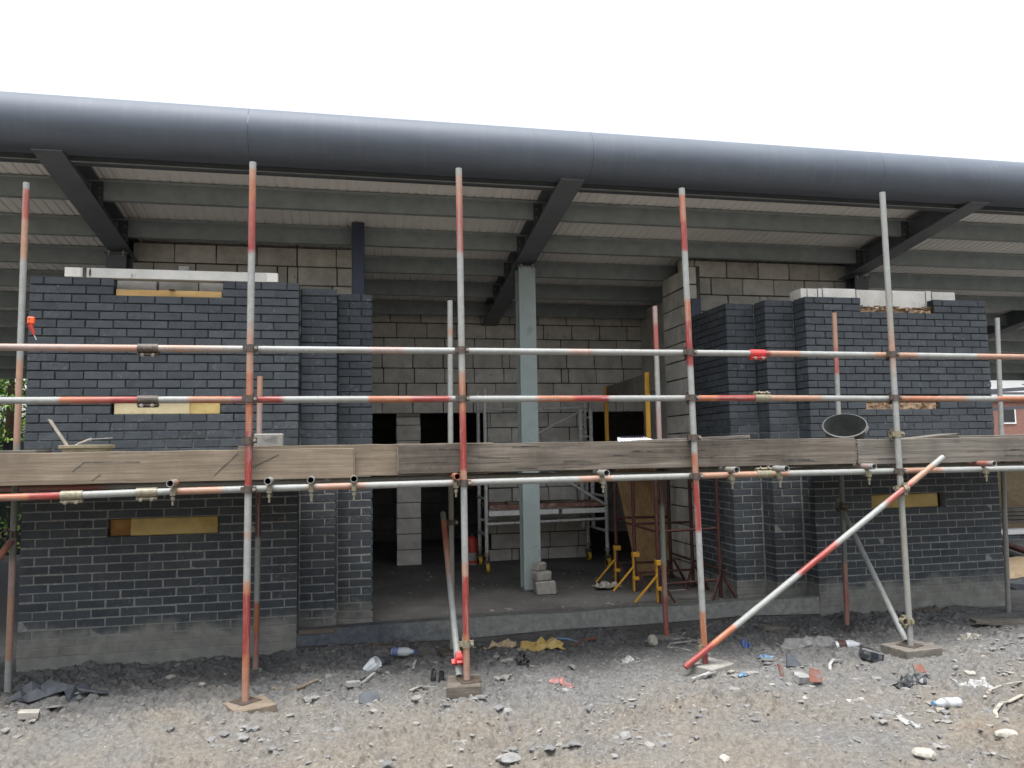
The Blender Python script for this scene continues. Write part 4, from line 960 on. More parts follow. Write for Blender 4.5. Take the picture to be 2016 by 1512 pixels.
MB().lathe([(0, .012), (.131, .012)], T4, 24).build('mortar_residue', 'concrete_pad', R_)
MB().box(7.2, 7.34, -.80, -.70, 1.313, 1.40).build('packing_block', 'wood_deck', R_)
R_ = root('concrete_block', 'pale concrete block standing on the deck right of the banded left pole', 'block', (2.087, -1.0, 1.312))
MB().box(1.98, 2.195, -1.05, -.95, 1.312, 1.592).build('body', 'concrete_pad', R_, bev=.008)
for i in range(4): MB().bar((2.06+.015*i, -1.0515, 1.545+.008*i), (2.15, -1.0515, 1.52+.016*i), .002, .002).build('score_mark', 'stone_grey', R_)
R_ = root('plastic_step', 'white perforated plastic step standing on the deck before the yellow posts', 'step', (5.22, -.6, 1.312))
mb = MB()
n = 10; pts = []
for j, (y, za, hw) in enumerate(((-.72, 1.44, .20), (-.60, 1.505, .165), (-.50, 1.528, .135))):
    for i in range(n+1):
        t = i/n; pts.append((5.225-hw+2*hw*t+.012, y, za+.006*abs(2*t-1)**2))
fs = [(j*(n+1)+i, j*(n+1)+i+1, (j+1)*(n+1)+i+1, (j+1)*(n+1)+i) for j in range(2) for i in range(n)]
mb.add(pts, fs); mb.box(5.10, 5.37, -.51, -.50, 1.40, 1.525); o = mb.build('top', 'stoolw', R_, smooth=True)
sol = o.modifiers.new('thick', 'SOLIDIFY'); sol.thickness = .012
mb = MB()
for r in range(4):
    for c in range(11):
        t = r/3; hw = .19-.065*t; x = 5.237-hw*.86+2*hw*.86*c/10; y = -.71+.19*t; z = 1.4455+.066*min(1, t*1.9)+.018*max(0, t-.55)/.45+.006
        R4 = Matrix.Rotation(.45, 4, 'X'); R4.translation = (x, y, z+.0045); mb.obox(R4, .011, .014, .002)
mb.build('hole_pattern', 'stoold', R_)
for x in (5.06, 5.36):
    MB().bar((x, -.7, 1.312), (x+(.03 if x < 5.2 else -.03), -.66, 1.45), .03, .03).build('leg', 'stoolw', R_)
    MB().bar((x+(.03 if x < 5.2 else -.03), -.48, 1.312), (x+(.06 if x < 5.2 else -.03), -.505, 1.50), .03, .03).build('leg', 'stoolw', R_)

# ------------------------------------------------------------------ inside the porch: mobile tower
R_ = root('mobile_tower', 'aluminium mobile scaffold tower with red-brown deck and yellow castors in porch', 'scaffold tower', (5.35, 3.5, -.19))
TX0, TX1, TY0, TY1 = 4.50, 6.20, 3.15, 3.85
for x, y, zt in ((TX0, TY0, 2.28), (TX0+.02, TY1, 2.30), (TX1, TY0, 1.30), (TX1-.06, TY1, 2.25)):
    MB().tube((x, y, .02), (x, y, zt), .0255, .022, 12).build('leg', 'alu', R_, smooth=True)
    MB().tube((x, y, -.06), (x, y, .1), .018, 0, 10).tube((x, y, .02), (x, y, .075), .034, 0, 10).build('leg_adjuster', 'bolt', R_)
    MB().box(x-.04, x+.04, y-.035, y+.035, -.105, -.03).build('castor_fork', 'coupler', R_, bev=.006)
    MB().tube((x-.022, y-.02, -.128), (x+.022, y-.02, -.128), .062, 0, 20).build('castor', 'castor', R_, smooth=True)
    MB().tube((x-.0235, y-.02, -.128), (x+.0235, y-.02, -.128), .045, 0, 16).build('castor_hub', 'rubber', R_)
for y in (TY0, TY1):
    for z in (.45, 1.53, 2.03):
        if y == TY0 and z > 1.3: continue
        MB().tube((TX0, y-.03, z), (TX1-.03, y-.03, z+.02), .019, 0, 10).build('ledger', 'alu', R_)
for x in (TX0, TX1-.02):
    for z in (.30, .78, 1.28): MB().tube((x, TY0, z), (x, TY1, z), .019, 0, 10).build('rung', 'alu', R_)
MB().tube((5.05, TY0-.04, 1.36), (TX1-.02, TY0-.04, .66), .02, 0, 10).build('brace', 'alu', R_)
MB().tube((5.25, TY1-.05, 1.60), (TX1-.1, TY1-.05, 2.02), .02, 0, 10).build('brace', 'alu', R_)
MB().tube((TX1-.02, TY0-.03, .62), (TX1+.0, TY0-.01, .12), .014, 0, 8).build('brace', 'alu', R_)
MB().box(TX0+.05, TX1-.04, TY0+.0, TY1-.03, .64, .70).build('deck', 'tower_deck', R_, bev=.004)
MB().box(TX0+.03, TX1-.02, TY0-.028, TY0-.004, .555, .622).build('side_rail', 'alu_white', R_, bev=.003)
MB().box(5.43, 5.50, TY0-.032, TY0-.0285, .562, .615).build('warning_label', 'white_paint', R_)
MB().box(5.505, 5.55, TY0-.031, TY0-.0285, .556, .621).build('clamp_band', 'black_plastic', R_)
MB().box(TX0+.3, TX0+.75, TY0+.02, TY0+.25, .701, .735).build('loose_offcut', 'wood_a', R_, bev=.003)
MB().box(5.3, 5.8, TY0+.1, TY0+.4, .701, .722).build('loose_offcut', 'wood_b', R_, bev=.003)
R_ = root('ladder', 'short aluminium ladder hanging on the right end of the tower', 'ladder', (6.05, 3.6, .3))
for x in (5.985, 6.145):
    MB().box(x, x+.05, 3.66, 3.69, .30, 2.02).build('stile', 'alu', R_, bev=.003)
for z in (.5, .78, 1.06, 1.34, 1.62, 1.9): MB().tube((6.01, 3.675, z), (6.17, 3.675, z), .014, 0, 8).build('rung', 'alu', R_)
R_ = root('canister', 'red and white canister standing on the floor at the left tower leg', 'canister', (4.42, 4.0, -.19))
T4 = Matrix.Translation((4.42, 3.98, -.19))
MB().lathe([(0, 0), (.085, 0), (.085, .19)], T4, 20).build('lower_body', 'white_plastic', R_, smooth=True)
MB().lathe([(.086, .17), (.086, .33), (.07, .37), (.03, .40), (0, .40)], T4, 20).build('upper_body', 'red', R_, smooth=True)
MB().lathe([(0, .4), (.02, .4), (.02, .44), (0, .44)], T4, 10).build('valve', 'black_plastic', R_)
MB().lathe([(.0862, .02), (.0862, .06)], T4, 20).build('band', 'red', R_)

# bricklayers' trestles with boards, yellow posts and guard board
R_ = root('trestle_stand', 'dark red trestle frames with yellow feet carrying boards at the right porch wall', 'trestle', (6.2, 1.3, -.19))
for i, y in enumerate((.544, 1.234, 1.867)):
    x = 5.88
    MB().tube((x, y, -.19), (x, y, 1.42), .021, 0, 10).build('post', 'trestle', R_, smooth=True)
    MB().box(x-.028, x-.012, y-.02, y+.02, -.185, .22).box(x-.03, x+.05, y-.032, y+.032, .20, .255).box(x-.03, x+.04, y-.03, y+.03, -.06, -.02).build('foot_bracket', 'yellow', R_, bev=.003)
    MB().bar((x-.02, y-.02, .10), (x-.25, y+.05, -.18), .022, .022).build('foot_brace', 'yellow', R_, bev=.003)
    MB().bar((x+.03, y-.02, .03), (x+.14, y-.10, -.185), .022, .022).build('foot_brace', 'trestle', R_)
    xb = 6.62
    MB().tube((xb, y+.08, -.19), (xb, y+.08, 1.42), .021, 0, 10).build('post', 'trestle', R_, smooth=True)
    MB().bar((xb-.02, y+.05, .05), (xb-.16, y-.06, -.185), .022, .022).bar((xb+.02, y+.05, .05), (xb+.08, y-.14, -.185), .022, .022).build('foot_brace', 'trestle', R_)
    for z in (.0, .55, 1.40):
        MB().tube((x, y+.0, z+.02*i), (xb, y+.08, z+.01*i), .014, 0, 8).build('cross_rail', 'trestle', R_)
for z, x in ((.54, 5.905), (.10, 6.64)): MB().tube((x, .5, z), (x, 2.0, z+.02), .014, 0, 8).build('long_rail', 'trestle', R_)
for x in (5.86, 6.10, 6.34):
    MB().box(x, x+.225, .35, 2.6, 1.422, 1.46).build('deck_board', 'wood_deck', R_, bev=.004)
for p0, p1 in (((6.0, 1.0, 1.461), (6.004, 1.0, 2.29)), ((6.17, 2.95, 1.3), (6.17, 2.95, 2.30))):
    MB().bar(p0, p1, .052, .03, upv=(0, 1, 0)).build('guard_post', 'yellow', R_, bev=.003)
MB().bar((6.04, .82, 2.175), (6.20, 3.05, 2.185), .036, .225).build('guard_board', 'wood_c', R_, bev=.004)
MB().bar((6.17, 2.55, 1.33), (6.17, 3.0, 1.33), .04, .04).build('post_socket', 'trestle', R_); MB().bar((6.17, 2.58, 1.33), (6.17, 2.58, 1.422), .04, .04).build('post_socket', 'trestle', R_)
R_ = root('plywood_sheet', 'brown plywood sheet leaning against the wall behind the trestles', 'plywood', (6.45, 2.3, -.19))
MB().add([(6.24, 2.1, -.17), (6.80, 2.16, -.17), (6.78, 2.62, 1.25), (6.12, 2.56, 1.25), (6.24, 2.125, -.17), (6.80, 2.185, -.17), (6.78, 2.645, 1.25), (6.12, 2.585, 1.25)],
         [(0, 1, 2, 3), (7, 6, 5, 4), (0, 4, 5, 1), (1, 5, 6, 2), (2, 6, 7, 3), (3, 7, 4, 0)]).build('panel', 'ply', R_)
MB().box(6.3, 6.72, 2.09, 2.2, -.19, -.165).build('packer', 'wood_b', R_)

# concrete lumps at the column foot
for i, (x, y, z, sx, sy, sz, lb) in enumerate(((4.86, 1.42, -.12, .115, .09, .075, 'lowest rough concrete lump at the foot of the steel column'), (4.84, 1.45, .005, .10, .07, .055, 'middle rough concrete lump at the foot of the steel column'), (4.82, 1.48, .105, .062, .06, .052, 'topmost small concrete lump at the foot of the steel column'))):
    R_ = MB(); vs_, fs = bevel_box(sx*2, sy*2, sz*2, .018, .008, i); Rz = Matrix.Rotation(.2*i, 4, 'Z'); Rz.translation = (x, y, z)
    R_.add([Rz @ Vector(v) for v in vs_], fs); R_.build('concrete_lump', 'concrete_pad', label=lb, cat='concrete lump', group='lumps at the column foot')

# ------------------------------------------------------------------ rubbish on the floor and ground
def chips(name, label, n, box, smin, smax, seed, mat, floor=None, kind='stuff'):
    rnd = random.Random(seed); V = []; Fc = []
    bm = bmesh.new(); bmesh.ops.create_icosphere(bm, subdivisions=1, radius=1); bm.verts.index_update()
    bv = np.array([tuple(v.co) for v in bm.verts]); bf = np.array([[v.index for v in f.verts] for f in bm.faces]); bm.free()
    rs = np.random.RandomState(seed)
    x = box[0]+rs.rand(n)*(box[1]-box[0]); y = box[2]+rs.rand(n)*(box[3]-box[2])
    if floor is None:
        keep = vnoise(x*2.3, y*2.3, 31+seed)+.35*vnoise(x*.8, y*.8, 7)+.3*rs.rand(n) > .78
        x, y = x[keep], y[keep]; n = len(x); z = gh(x, y)
    else: z = np.full(n, floor)
    s = smin+(smax-smin)*rs.rand(n)**5
    sc3 = np.stack([s*(.7+.8*rs.rand(n)), s*(.6+.6*rs.rand(n)), s*(.22+.33*rs.rand(n))], -1)
    ang = rs.rand(n)*6.283; ca, sa = np.cos(ang), np.sin(ang)
    P = bv[None]*(1+(rs.rand(n, len(bv), 1)-.5)*.6)*sc3[:, None]
    Q = np.stack([P[..., 0]*ca[:, None]-P[..., 1]*sa[:, None], P[..., 0]*sa[:, None]+P[..., 1]*ca[:, None], P[..., 2]], -1)+np.stack([x, y, z+sc3[:, 2]*.25], -1)[:, None]
    F = (bf[None]+(np.arange(n)*len(bv))[:, None, None]).reshape(-1, 3)
    me_ = bpy.data.meshes.new(name); me_.from_pydata(Q.reshape(-1, 3).tolist(), [], F.tolist()); me_.materials.append(M[mat])
    o = bpy.data.objects.new(name, me_); COL.objects.link(o); o['kind'] = kind; o['label'] = label
chips('gravel', 'small loose stones and clods strewn over the site dirt', 24000, (-1., 9.6, -4., -.03), .003, .016, 21, 'gravel')
chips('clods', 'crumbled clods of dirt lying in drifts over the site ground', 8000, (-1., 9.6, -3.9, -.05), .007, .042, 27, 'gravel')
chips('floor_rubble', 'crumbs of mortar scattered on the porch floor', 420, (2.95, 6.7, .15, 3.9), .006, .03, 22, 'gravel', floor=-.19)

def rock(label, x, y, s, mat, seed, flat=.6, z=None):
    zz = gz(x, y) if z is None else z
    mb = MB(); mb.stone((x, y, zz+s*flat*.2), s, s*.75, s*flat, seed, 0, 2, .16); mb.build('rock', mat, label=label, cat='stone', group='loose stones on the ground')
for i, (x, y, s, mt, lb) in enumerate((
    (6.447, -3.289, .085, 'stone_pale', 'large pale stone at the bottom right corner'), (5.775, -3.432, .075, 'stone_pale', 'large pale stone at the bottom edge right of centre'),
    (4.695, -3.228, .05, 'stone_pale', 'pale stone at the bottom edge below the diagonal brace'), (1.319, -0.561, .05, 'stone_pale', 'pale angular stone at the left pier foot'),
    (1.622, -0.960, .04, 'stone_pale', 'small squared pale stone left of the inner pole foot'), (0.384, -0.690, .055, 'stone_pale', 'pale stone in the dark heap at the left pier corner'),
    (3.739, -2.027, .06, 'stone_grey', 'grey flat stone below the thick timber pad'), (4.197, -1.823, .045, 'stone_grey', 'grey stone beside the pink plastic scrap'),
    (3.985, -0.816, .055, 'stone_pale', 'rounded pale stone right of the red banded pole foot'), (3.908, -0.673, .045, 'stone_grey', 'grey stone near the porch threshold middle'),
    (2.928, -0.845, .06, 'stone_grey', 'grey stone beside the blue labelled bottle'), (6.049, -2.516, .035, 'stone_pale', 'small white stone below the terracotta shards'),
    (3.566, -2.923, .075, 'stone_grey', 'broad grey stone half sunk at the bottom centre'), (4.278, -2.820, .06, 'stone_grey', 'grey lump at the bottom centre right'),
    (7.129, -2.261, .05, 'stone_pale', 'pale stone near the right edge among the wrappers'), (2.354, -0.823, .06, 'slate', 'dark stone at the foot of the inner left pole'))):
    rock(lb, x, y, s*.8, mt, i+40, .5)
def shard(name, label, cat, x, y, poly, th, mat, tilt=(0, 0), rz=0., dz=.0, bend=0.):
    """a flat scrap: polygon outline with thickness, laid on the ground"""
    z = gz(x, y)+.012+dz; Rm = Matrix.Rotation(rz, 4, 'Z') @ Matrix.Rotation(tilt[0], 4, 'X') @ Matrix.Rotation(tilt[1], 4, 'Y'); Rm.translation = (x, y, z)
    n = len(poly); vs_ = [Rm @ Vector((px, py, h+bend*(px*px))) for h in (0, th) for px, py in poly]
    MB().add(vs_, [tuple(range(n-1, -1, -1)), tuple(range(n, 2*n))]+[(i, (i+1) % n, n+(i+1) % n, n+i) for i in range(n)]).build(name, mat, label=label, cat=cat)
def strip(name, label, cat, pts, wid, mat, lift=.012, th=.004):
    mb = MB(); P = []
    for x, y, *dz in pts: P.append(Vector((x, y, gz(x, y)+lift+(dz[0] if dz else 0))))
    for a, b in zip(P[:-1], P[1:]): mb.bar(a-(b-a)*.06, b+(b-a)*.06, wid, th)
    mb.build(name, mat, label=label, cat=cat)
def hose(name, label, cat, pts, r, mat):
    P = [Vector((x, y, gz(x, y)+r*.8)) for x, y in pts]; mb = MB(); mb.path(P, r, 8); mb.build(name, mat, label=label, cat=cat, smooth=True)
def bottle(label, x, y, rz, L, r, cap, lab, dz=.0):
    R_ = root('plastic_bottle', label, 'bottle', (x, y, gz(x, y)), 'thrown away bottles'); T4 = Matrix.Translation((x, y, gz(x, y)+r*.9+dz)) @ Matrix.Rotation(rz, 4, 'Z') @ Matrix.Rotation(math.radians(86), 4, 'Y')
    pr = [(0, 0), (r*.9, .004), (r, .02), (r*.93, L*.25), (r, L*.32), (r, L*.6), (r*.9, L*.7), (r*.42, L*.88), (r*.4, L*.95)]
    MB().lathe(pr, T4, 18).build('body', 'clear', R_, smooth=True)
    if lab: MB().lathe([(r*1.01, L*lab[0]), (r*1.01, L*lab[1])], T4, 18).build('wrapper', lab[2], R_, smooth=True)
    MB().lathe([(0, L*.94), (r*.5, L*.94), (r*.5, L*1.02), (0, L*1.02)], T4, 12).build('cap', cap, R_)
bottle('crushed clear bottle with blue label near the porch threshold', 3.052, -0.478, -.55, .22, .036, 'blue', (.05, .32, 'label_blue'), .02)
bottle('clear bottle with light blue cap lying at the lower right', 6.629, -2.719, math.pi+.12, .22, .033, 'cyan', (.5, .68, 'white_plastic'))
bottle('clear bottle with dark red label half buried before the right pier', 6.750, -1.194, -.25, .22, .045, 'black_plastic', (.12, .42, 'trestle'))
R_ = root('plastic_cup', 'crushed clear plastic cup below the blue labelled bottle', 'cup', (2.830, -0.997, gz(2.830, -0.997)))
T4 = Matrix.Translation((2.830, -0.997, gz(2.830, -0.997)+.03)) @ Matrix.Rotation(.9, 4, 'Y') @ Matrix.Rotation(.3, 4, 'X')
MB().lathe([(0, -.01), (.035, -.01), (.05, .07), (.045, .11), (.047, .112)], T4, 9).build('body', 'clear', R_)
Q = lambda s, k=1.: [(-s, -s*.5*k), (s*.3, -s*.7*k), (s, -s*.2*k), (s*.8, s*.5*k), (-s*.2, s*.7*k), (-s*.9, s*.3*k)]
shard('foam_chunk', 'white foam chunk left of the dark slate lump', 'foam', 2.721, -1.403, [(-.05, -.02), (.05, -.025), (.055, .02), (-.045, .025)], .03, 'white_plastic', (.1, .1), .5)
shard('slate_lump', 'dark bucket shard standing below the crushed cup', 'plastic shard', 2.832, -1.639, Q(.075), .012, 'slate', (.9, .1), .2, .02)
shard('slate_lump', 'dark slate lump beside the clear crushed bottle', 'slate', 2.975, -0.648, Q(.07), .03, 'slate', (.3, .2), 1.)
for i, (x, y) in enumerate(((3.319, -1.235), (3.376, -1.259))):
    z = gz(x, y); R_ = root('pipe_offcut', ('left' if i == 0 else 'right')+' of two black pipe offcuts standing beside the thick timber pad', 'pipe', (x, y, z), 'black pipe offcuts')
    MB().tube((x, y, z), (x+.006, y-.01, z+.085), .022, .018, 16).build('tube', 'black_plastic', R_, smooth=True)
z = gz(4.071, -0.997); R_ = root('pipe_clip', 'cluster of three black pipe ends right of the red banded pole', 'pipe', (4.071, -0.997, z))
for dx, dz in ((-.03, 0), (.03, 0), (.0, .045)): MB().tube((4.07+dx, -.95, z+.025+dz), (4.07+dx, -1.03, z+.03+dz), .022, .017, 14).build('tube', 'black_plastic', R_, smooth=True)
strip('plastic_strip', 'white plastic strip before the black pipe offcuts', 'strip', [(3.128, -1.491), (3.209, -1.461), (3.321, -1.412)], .02, 'white_plastic')
strip('plastic_strip', 'curved white plastic strip right of the blue labelled bottle', 'strip', [(3.159, -0.962), (3.196, -0.873), (3.213, -0.802, .02), (3.231, -0.728, .02)], .02, 'white_plastic')
strip('plastic_strip', 'thin white plastic strip right of the paper scrap mid ground', 'strip', [(4.908, -1.202), (5.028, -1.194), (5.159, -1.178)], .012, 'white_plastic')
shard('plastic_strip', 'flat white plastic trim left of the brightest red pole foot', 'strip', 5.235, -1.834, [(-.11, -.016), (.11, -.02), (.115, .02), (-.11, .0)], .012, 'white_plastic', (.05, -.1), .25, .015)
strip('plastic_strip', 'curved white strip before the black plastic box', 'strip', [(6.263, -1.854), (6.324, -1.762, .01), (6.396, -1.701, .02), (6.487, -1.670, .02)], .022, 'white_plastic', .015)
strip('plastic_strip', 'bent cream strip at the right edge of the ground', 'strip', [(6.691, -2.953), (6.731, -2.903), (6.813, -2.872), (6.915, -2.820, .01), (7.057, -2.780)], .025, 'cream_plastic', .015)
strip('plastic_strip', 'second long cream strip behind the bent one at the right edge', 'strip', [(6.874, -2.668), (7.006, -2.576), (7.179, -2.516), (7.332, -2.495)], .02, 'cream_plastic', .015)
strip('plastic_strip', 'white plastic strip beside the dark slate lump at centre left', 'strip', [(2.781, -1.320), (2.842, -1.235, .02), (2.882, -1.186, .02)], .018, 'white_plastic')
def rag(name, label, cat, x, y, sx, sy, h, seed, mat, rz=0.):
    rnd = random.Random(seed); n, m_ = 9, 6; vs_ = []
    hh = [[rnd.random() for _ in range(m_+1)] for _ in range(n+1)]; Rz = Matrix.Rotation(rz, 3, 'Z')
    for i in range(n+1):
        for j in range(m_+1):
            u, v = i/n-.5, j/m_-.5; e = max(0, 1-(2*u)**4)*max(0, 1-(2*v)**4)
            p = Rz @ Vector((u*sx*2*(1+.3*(hh[i][j]-.5)), v*sy*2*(1+.4*(hh[j % (n+1)][i % (m_+1)]-.5)), 0))
            vs_.append((x+p.x, y+p.y, gz(x+p.x, y+p.y)+.006+h*hh[i][j]*(.35+.65*e)))
    fs = [(i*(m_+1)+j, (i+1)*(m_+1)+j, (i+1)*(m_+1)+j+1, i*(m_+1)+j+1) for i in range(n) for j in range(m_)]
    o = MB().add(vs_, fs).build(name, mat, label=label, cat=cat); so_ = o.modifiers.new('thick', 'SOLIDIFY'); so_.thickness = .01
rag('insulation_scrap', 'torn yellow insulation scrap below the threshold middle', 'insulation', 4.364, -0.418, .20, .08, .08, 3, 'insulation', .15)
rag('insulation_scrap', 'smaller dusty insulation scrap left of the yellow one', 'insulation', 4.024, -0.261, .13, .05, .05, 4, 'sand', .1)
rag('insulation_scrap', 'pale insulation tuft on the porch floor by the left yellow foot', 'insulation', 5.62, 1.5, .14, .09, .06, 5, 'cream_plastic', .2)
bpy.data.objects['insulation_scrap.002'].location.z += .17
rag('cement_bag', 'crumpled dark plastic sheet heap near the left pier corner', 'plastic sheet', 0.596, -0.926, .24, .17, .10, 6, 'slate', .2)
rag('paper_scrap', 'white paper scrap mid ground right of the pipe cluster', 'paper', 4.893, -1.156, .05, .035, .03, 7, 'white_plastic', .2)
rag('paper_scrap', 'dirty white paper scraps near the right edge', 'paper', 7.006, -2.434, .12, .06, .04, 8, 'white_plastic', .1)
rag('paper_scrap', 'white torn paper at the lower right of the ground', 'paper', 6.019, -3.004, .05, .06, .03, 9, 'white_plastic', .7)
rag('paper_scrap', 'blue and white wrapper before the diagonal brace', 'wrapper', 5.940, -1.472, .04, .05, .04, 10, 'cyan', .5)
rag('paper_scrap', 'blue crushed can behind the diagonal brace', 'can', 6.089, -0.859, .035, .04, .06, 11, 'blue', .3)
rag('paper_scrap', 'light blue scrap right of the white trim', 'wrapper', 5.499, -1.935, .05, .025, .03, 12, 'cyan', .3)
rag('plastic_scrap', 'pink plastic scrap mid ground', 'plastic scrap', 4.218, -1.618, .085, .03, .03, 13, 'pink', .05)
rag('plastic_sheet', 'grey crumpled plastic sheet around the half buried bottle', 'plastic sheet', 6.626, -1.010, .26, .10, .08, 14, 'stone_grey', .1)
rag('plastic_scrap', 'dark plastic scrap beneath the red tile piece at right', 'plastic scrap', 6.620, -2.292, .12, .05, .06, 15, 'black_plastic', .1)
rag('paper_scrap', 'pale rag near the square timber pad at right', 'rag', 7.940, -1.347, .10, .07, .04, 16, 'cream_plastic', .4)
shard('tile_piece', 'red tile piece leaning on dark plastic at the right', 'tile', 6.731, -2.221, [(-.04, -.03), (.05, -.03), (.045, .03), (-.035, .035)], .01, 'terracotta', (1.0, 0), .1, .05)
shard('pipe_shard', 'curved terracotta pipe shard before the dark upright slate', 'pipe shard', 5.957, -2.129, [(-.05, -.04), (.05, -.03), (.06, .05), (-.03, .06)], .012, 'terracotta', (1.1, .3), -.5, .035)
shard('pipe_shard', 'small terracotta shard upright left of the curved one', 'pipe shard', 5.775, -1.986, [(-.015, -.03), (.02, -.03), (.015, .05), (-.01, .06)], .012, 'terracotta', (1.2, 0), .3, .03)
shard('slate_piece', 'dark slate piece standing behind the terracotta shards', 'slate', 6.009, -1.762, [(-.06, -.03), (.07, -.03), (.02, .05), (-.04, .07)], .012, 'slate', (1.1, .2), -.2, .03)
shard('concrete_scrap', 'grey mortar lump around the terracotta shards', 'concrete lump', 5.856, -2.108, Q(.07), .045, 'stone_grey', (.2, .1), .4)
R_ = root('plastic_box', 'black plastic duct box lying before the right pier', 'plastic box', (6.784, -1.628, gz(6.784, -1.628)))
zb = gz(6.784, -1.628); Rm = Matrix.Rotation(-.5, 4, 'Z') @ Matrix.Rotation(.25, 4, 'Y'); Rm.translation = (6.784, -1.628, zb+.045)
MB().obox(Rm, .17, .09, .085).build('body', 'black_plastic', R_, bev=.008)
Rq = Rm.copy(); Rq.translation = Rm @ Vector((.02, -.047, .005)); MB().obox(Rq, .05, .004, .04).build('opening', 'stoold', R_)
MB().bar(Rm @ Vector((.08, 0, -.03)), Rm @ Vector((.22, .02, -.09)), .02, .012).build('strap', 'black_plastic', R_)
R_ = root('plastic_disc', 'cream round plastic cap beside the concrete pad', 'cap', (5.294, -0.696, gz(5.294, -0.696)))
T4 = Matrix.Translation((5.294, -0.696, gz(5.294, -0.696)+.045)) @ Matrix.Rotation(1.1, 4, 'X') @ Matrix.Rotation(.5, 4, 'Y')
MB().lathe([(0, 0), (.05, 0), (.052, .012), (.048, .03), (.035, .035), (0, .036)], T4, 20).build('body', 'cream_plastic', R_, smooth=True)
hose('cable', 'pale cable looping round the inner pad at the porch', 'cable', [(5.798, -0.261), (5.717, -0.345), (5.794, -0.544), (5.665, -0.673), (5.454, -0.728), (5.390, -0.823), (5.490, -0.941), (5.636, -1.067), (5.543, -1.259)], .009, 'cream_plastic')
hose('cable', 'short blue cable offcut under the threshold', 'cable', [(4.543, -0.201), (4.661, -0.240), (4.777, -0.302)], .008, 'cyan')
hose('stick', 'brown stick lying under the threshold', 'stick', [(4.678, -0.387), (4.798, -0.261), (4.904, -0.345)], .012, 'terracotta')
hose('root_piece', 'forked dry brown root lying right of the pale timber block', 'root', [(2.151, -1.320), (2.252, -1.302), (2.355, -1.268), (2.467, -1.186)], .013, 'wood_a')
shard('brick_fragment', 'pale brick fragment at the bottom left of the ground', 'brick fragment', 0.636, -1.489, [(-.06, -.03), (.06, -.035), (.06, .03), (-.055, .035)], .04, 'stone_pale', (.1, .1), .2)
for i, (x, y, s, lb) in enumerate(((0.892, -1.019, .10, 'grey slate flake on the right of the dark heap'), (0.483, -0.811, .09, 'grey slate flake on the left of the dark heap'), (0.725, -1.279, .07, 'pale grey slate flake before the dark heap'))):
    shard('slate_flake', lb, 'slate', x, y, Q(s, .8), .012, 'slate' if i < 2 else 'stone_grey', (.25*(i-1), .2), i*1.3, .015)
shard('timber_offcut', 'grey timber offcut lying at the threshold right end', 'timber', 6.666, -0.367, [(-.14, -.04), (.14, -.05), (.14, .04), (-.14, .05)], .035, 'wood_c', (.05, .1), .1)
shard('plank_offcut', 'dark plank lying on the ground at the right edge', 'plank', 8.903, -0.997, [(-.5, -.06), (0.543, -0.200), (.5, .06), (-.5, .06)], .03, 'wood_deck', (0, .03), -.25)
for i, (x, y, lb) in enumerate(((5.2, 1.75, 'dark mortar crumb right of the column lumps'), (4.72, .62, 'dark mortar crumb on the floor before the column'), (5.30, .72, 'dark mortar crumb on the floor before the yellow feet'), (3.5, 1.3, 'dark mortar crumb on the floor left of the pole'))):
    rock(lb, x, y, .045, 'slate', 80+i, 0.544, -0.332)
strip('plastic_strip', 'thin pale lath on the porch floor under the trestle', 'strip', [(6.05, .9), (6.2, .92), (6.35, .93)], .015, 'cream_plastic', .18+.012)

# ------------------------------------------------------------------ background
def conifer(label, x, y, h, r, seed, mats):
    rnd = random.Random(seed); zb = gz(x, y)-.05; R_ = root('conifer_tree', label, 'tree', (x, y, zb), 'conifers behind the canopy')
    mb = MB(); mb.tube((x, y, zb), (x, y, zb+h*.95), .16, 0, 10, 0, .03)
    for i in range(14):
        a = rnd.random()*6.28; z = zb+.5+(h-1)*i/14; rr = r*(1-.8*i/14)*.8; mb.tube((x, y, z), (x+rr*math.cos(a), y+rr*math.sin(a), z+.2), .03, 0, 6, 0, .008)
    mb.build('trunk', 'bark', R_)
    for q_, mt in enumerate(mats):
        vs_ = []; fs = []
        for c in range(130):
            t = rnd.random(); z = zb+.2+(h-.2)*t; rr = r*(1-.85*t)*(.55+.5*rnd.random()); a = rnd.random()*6.28
            cc = Vector((x+rr*math.cos(a), y+rr*math.sin(a), z)); outw = Vector((math.cos(a), math.sin(a), .25))
            for l_ in range(34):
                d = (outw+Vector((rnd.gauss(0, .6), rnd.gauss(0, .6), rnd.gauss(0, .45)))).normalized(); p = cc+d*rnd.random()*.28
                sd = d.orthogonal().normalized()*.022; L = .09+.1*rnd.random(); o_ = len(vs_)
                vs_ += [p-sd, p+d*L*.5+sd*1.2, p+d*L+Vector((0, 0, -.03))]; fs.append((o_, o_+1, o_+2))
        MB().add(vs_, fs).build('crown', mt, R_)
conifer('green conifer showing beneath the roof edge at the far left', -3.9, 9.8, 4.4, 1.5, 1, ('leaf', 'leaf2'))
conifer('darker conifer behind the leftmost one at the left edge', -5.4, 11.2, 5.0, 1.8, 2, ('leaf', 'leaf'))
conifer('small bright conifer touching the left pier edge', -2.3, 10.6, 4.0, 1.3, 3, ('leaf2', 'leaf'))
R_ = root('panel_fence', 'dark boarded fence behind the canopy at the left', 'fence', (-4, 8.9, -.4))
for i in range(28):
    x = -7.5+i*.25; MB().box(x, x+.235, 8.9+.01*(i % 2), 8.93+.01*(i % 2), -.38, 1.75+.02*math.sin(i*1.7)).build('fence_board', 'fence', R_)
for z in (.2, 1.3): MB().box(-7.5, -.5, 8.95, 9.0, z, z+.08).build('fence_rail', 'fence', R_)

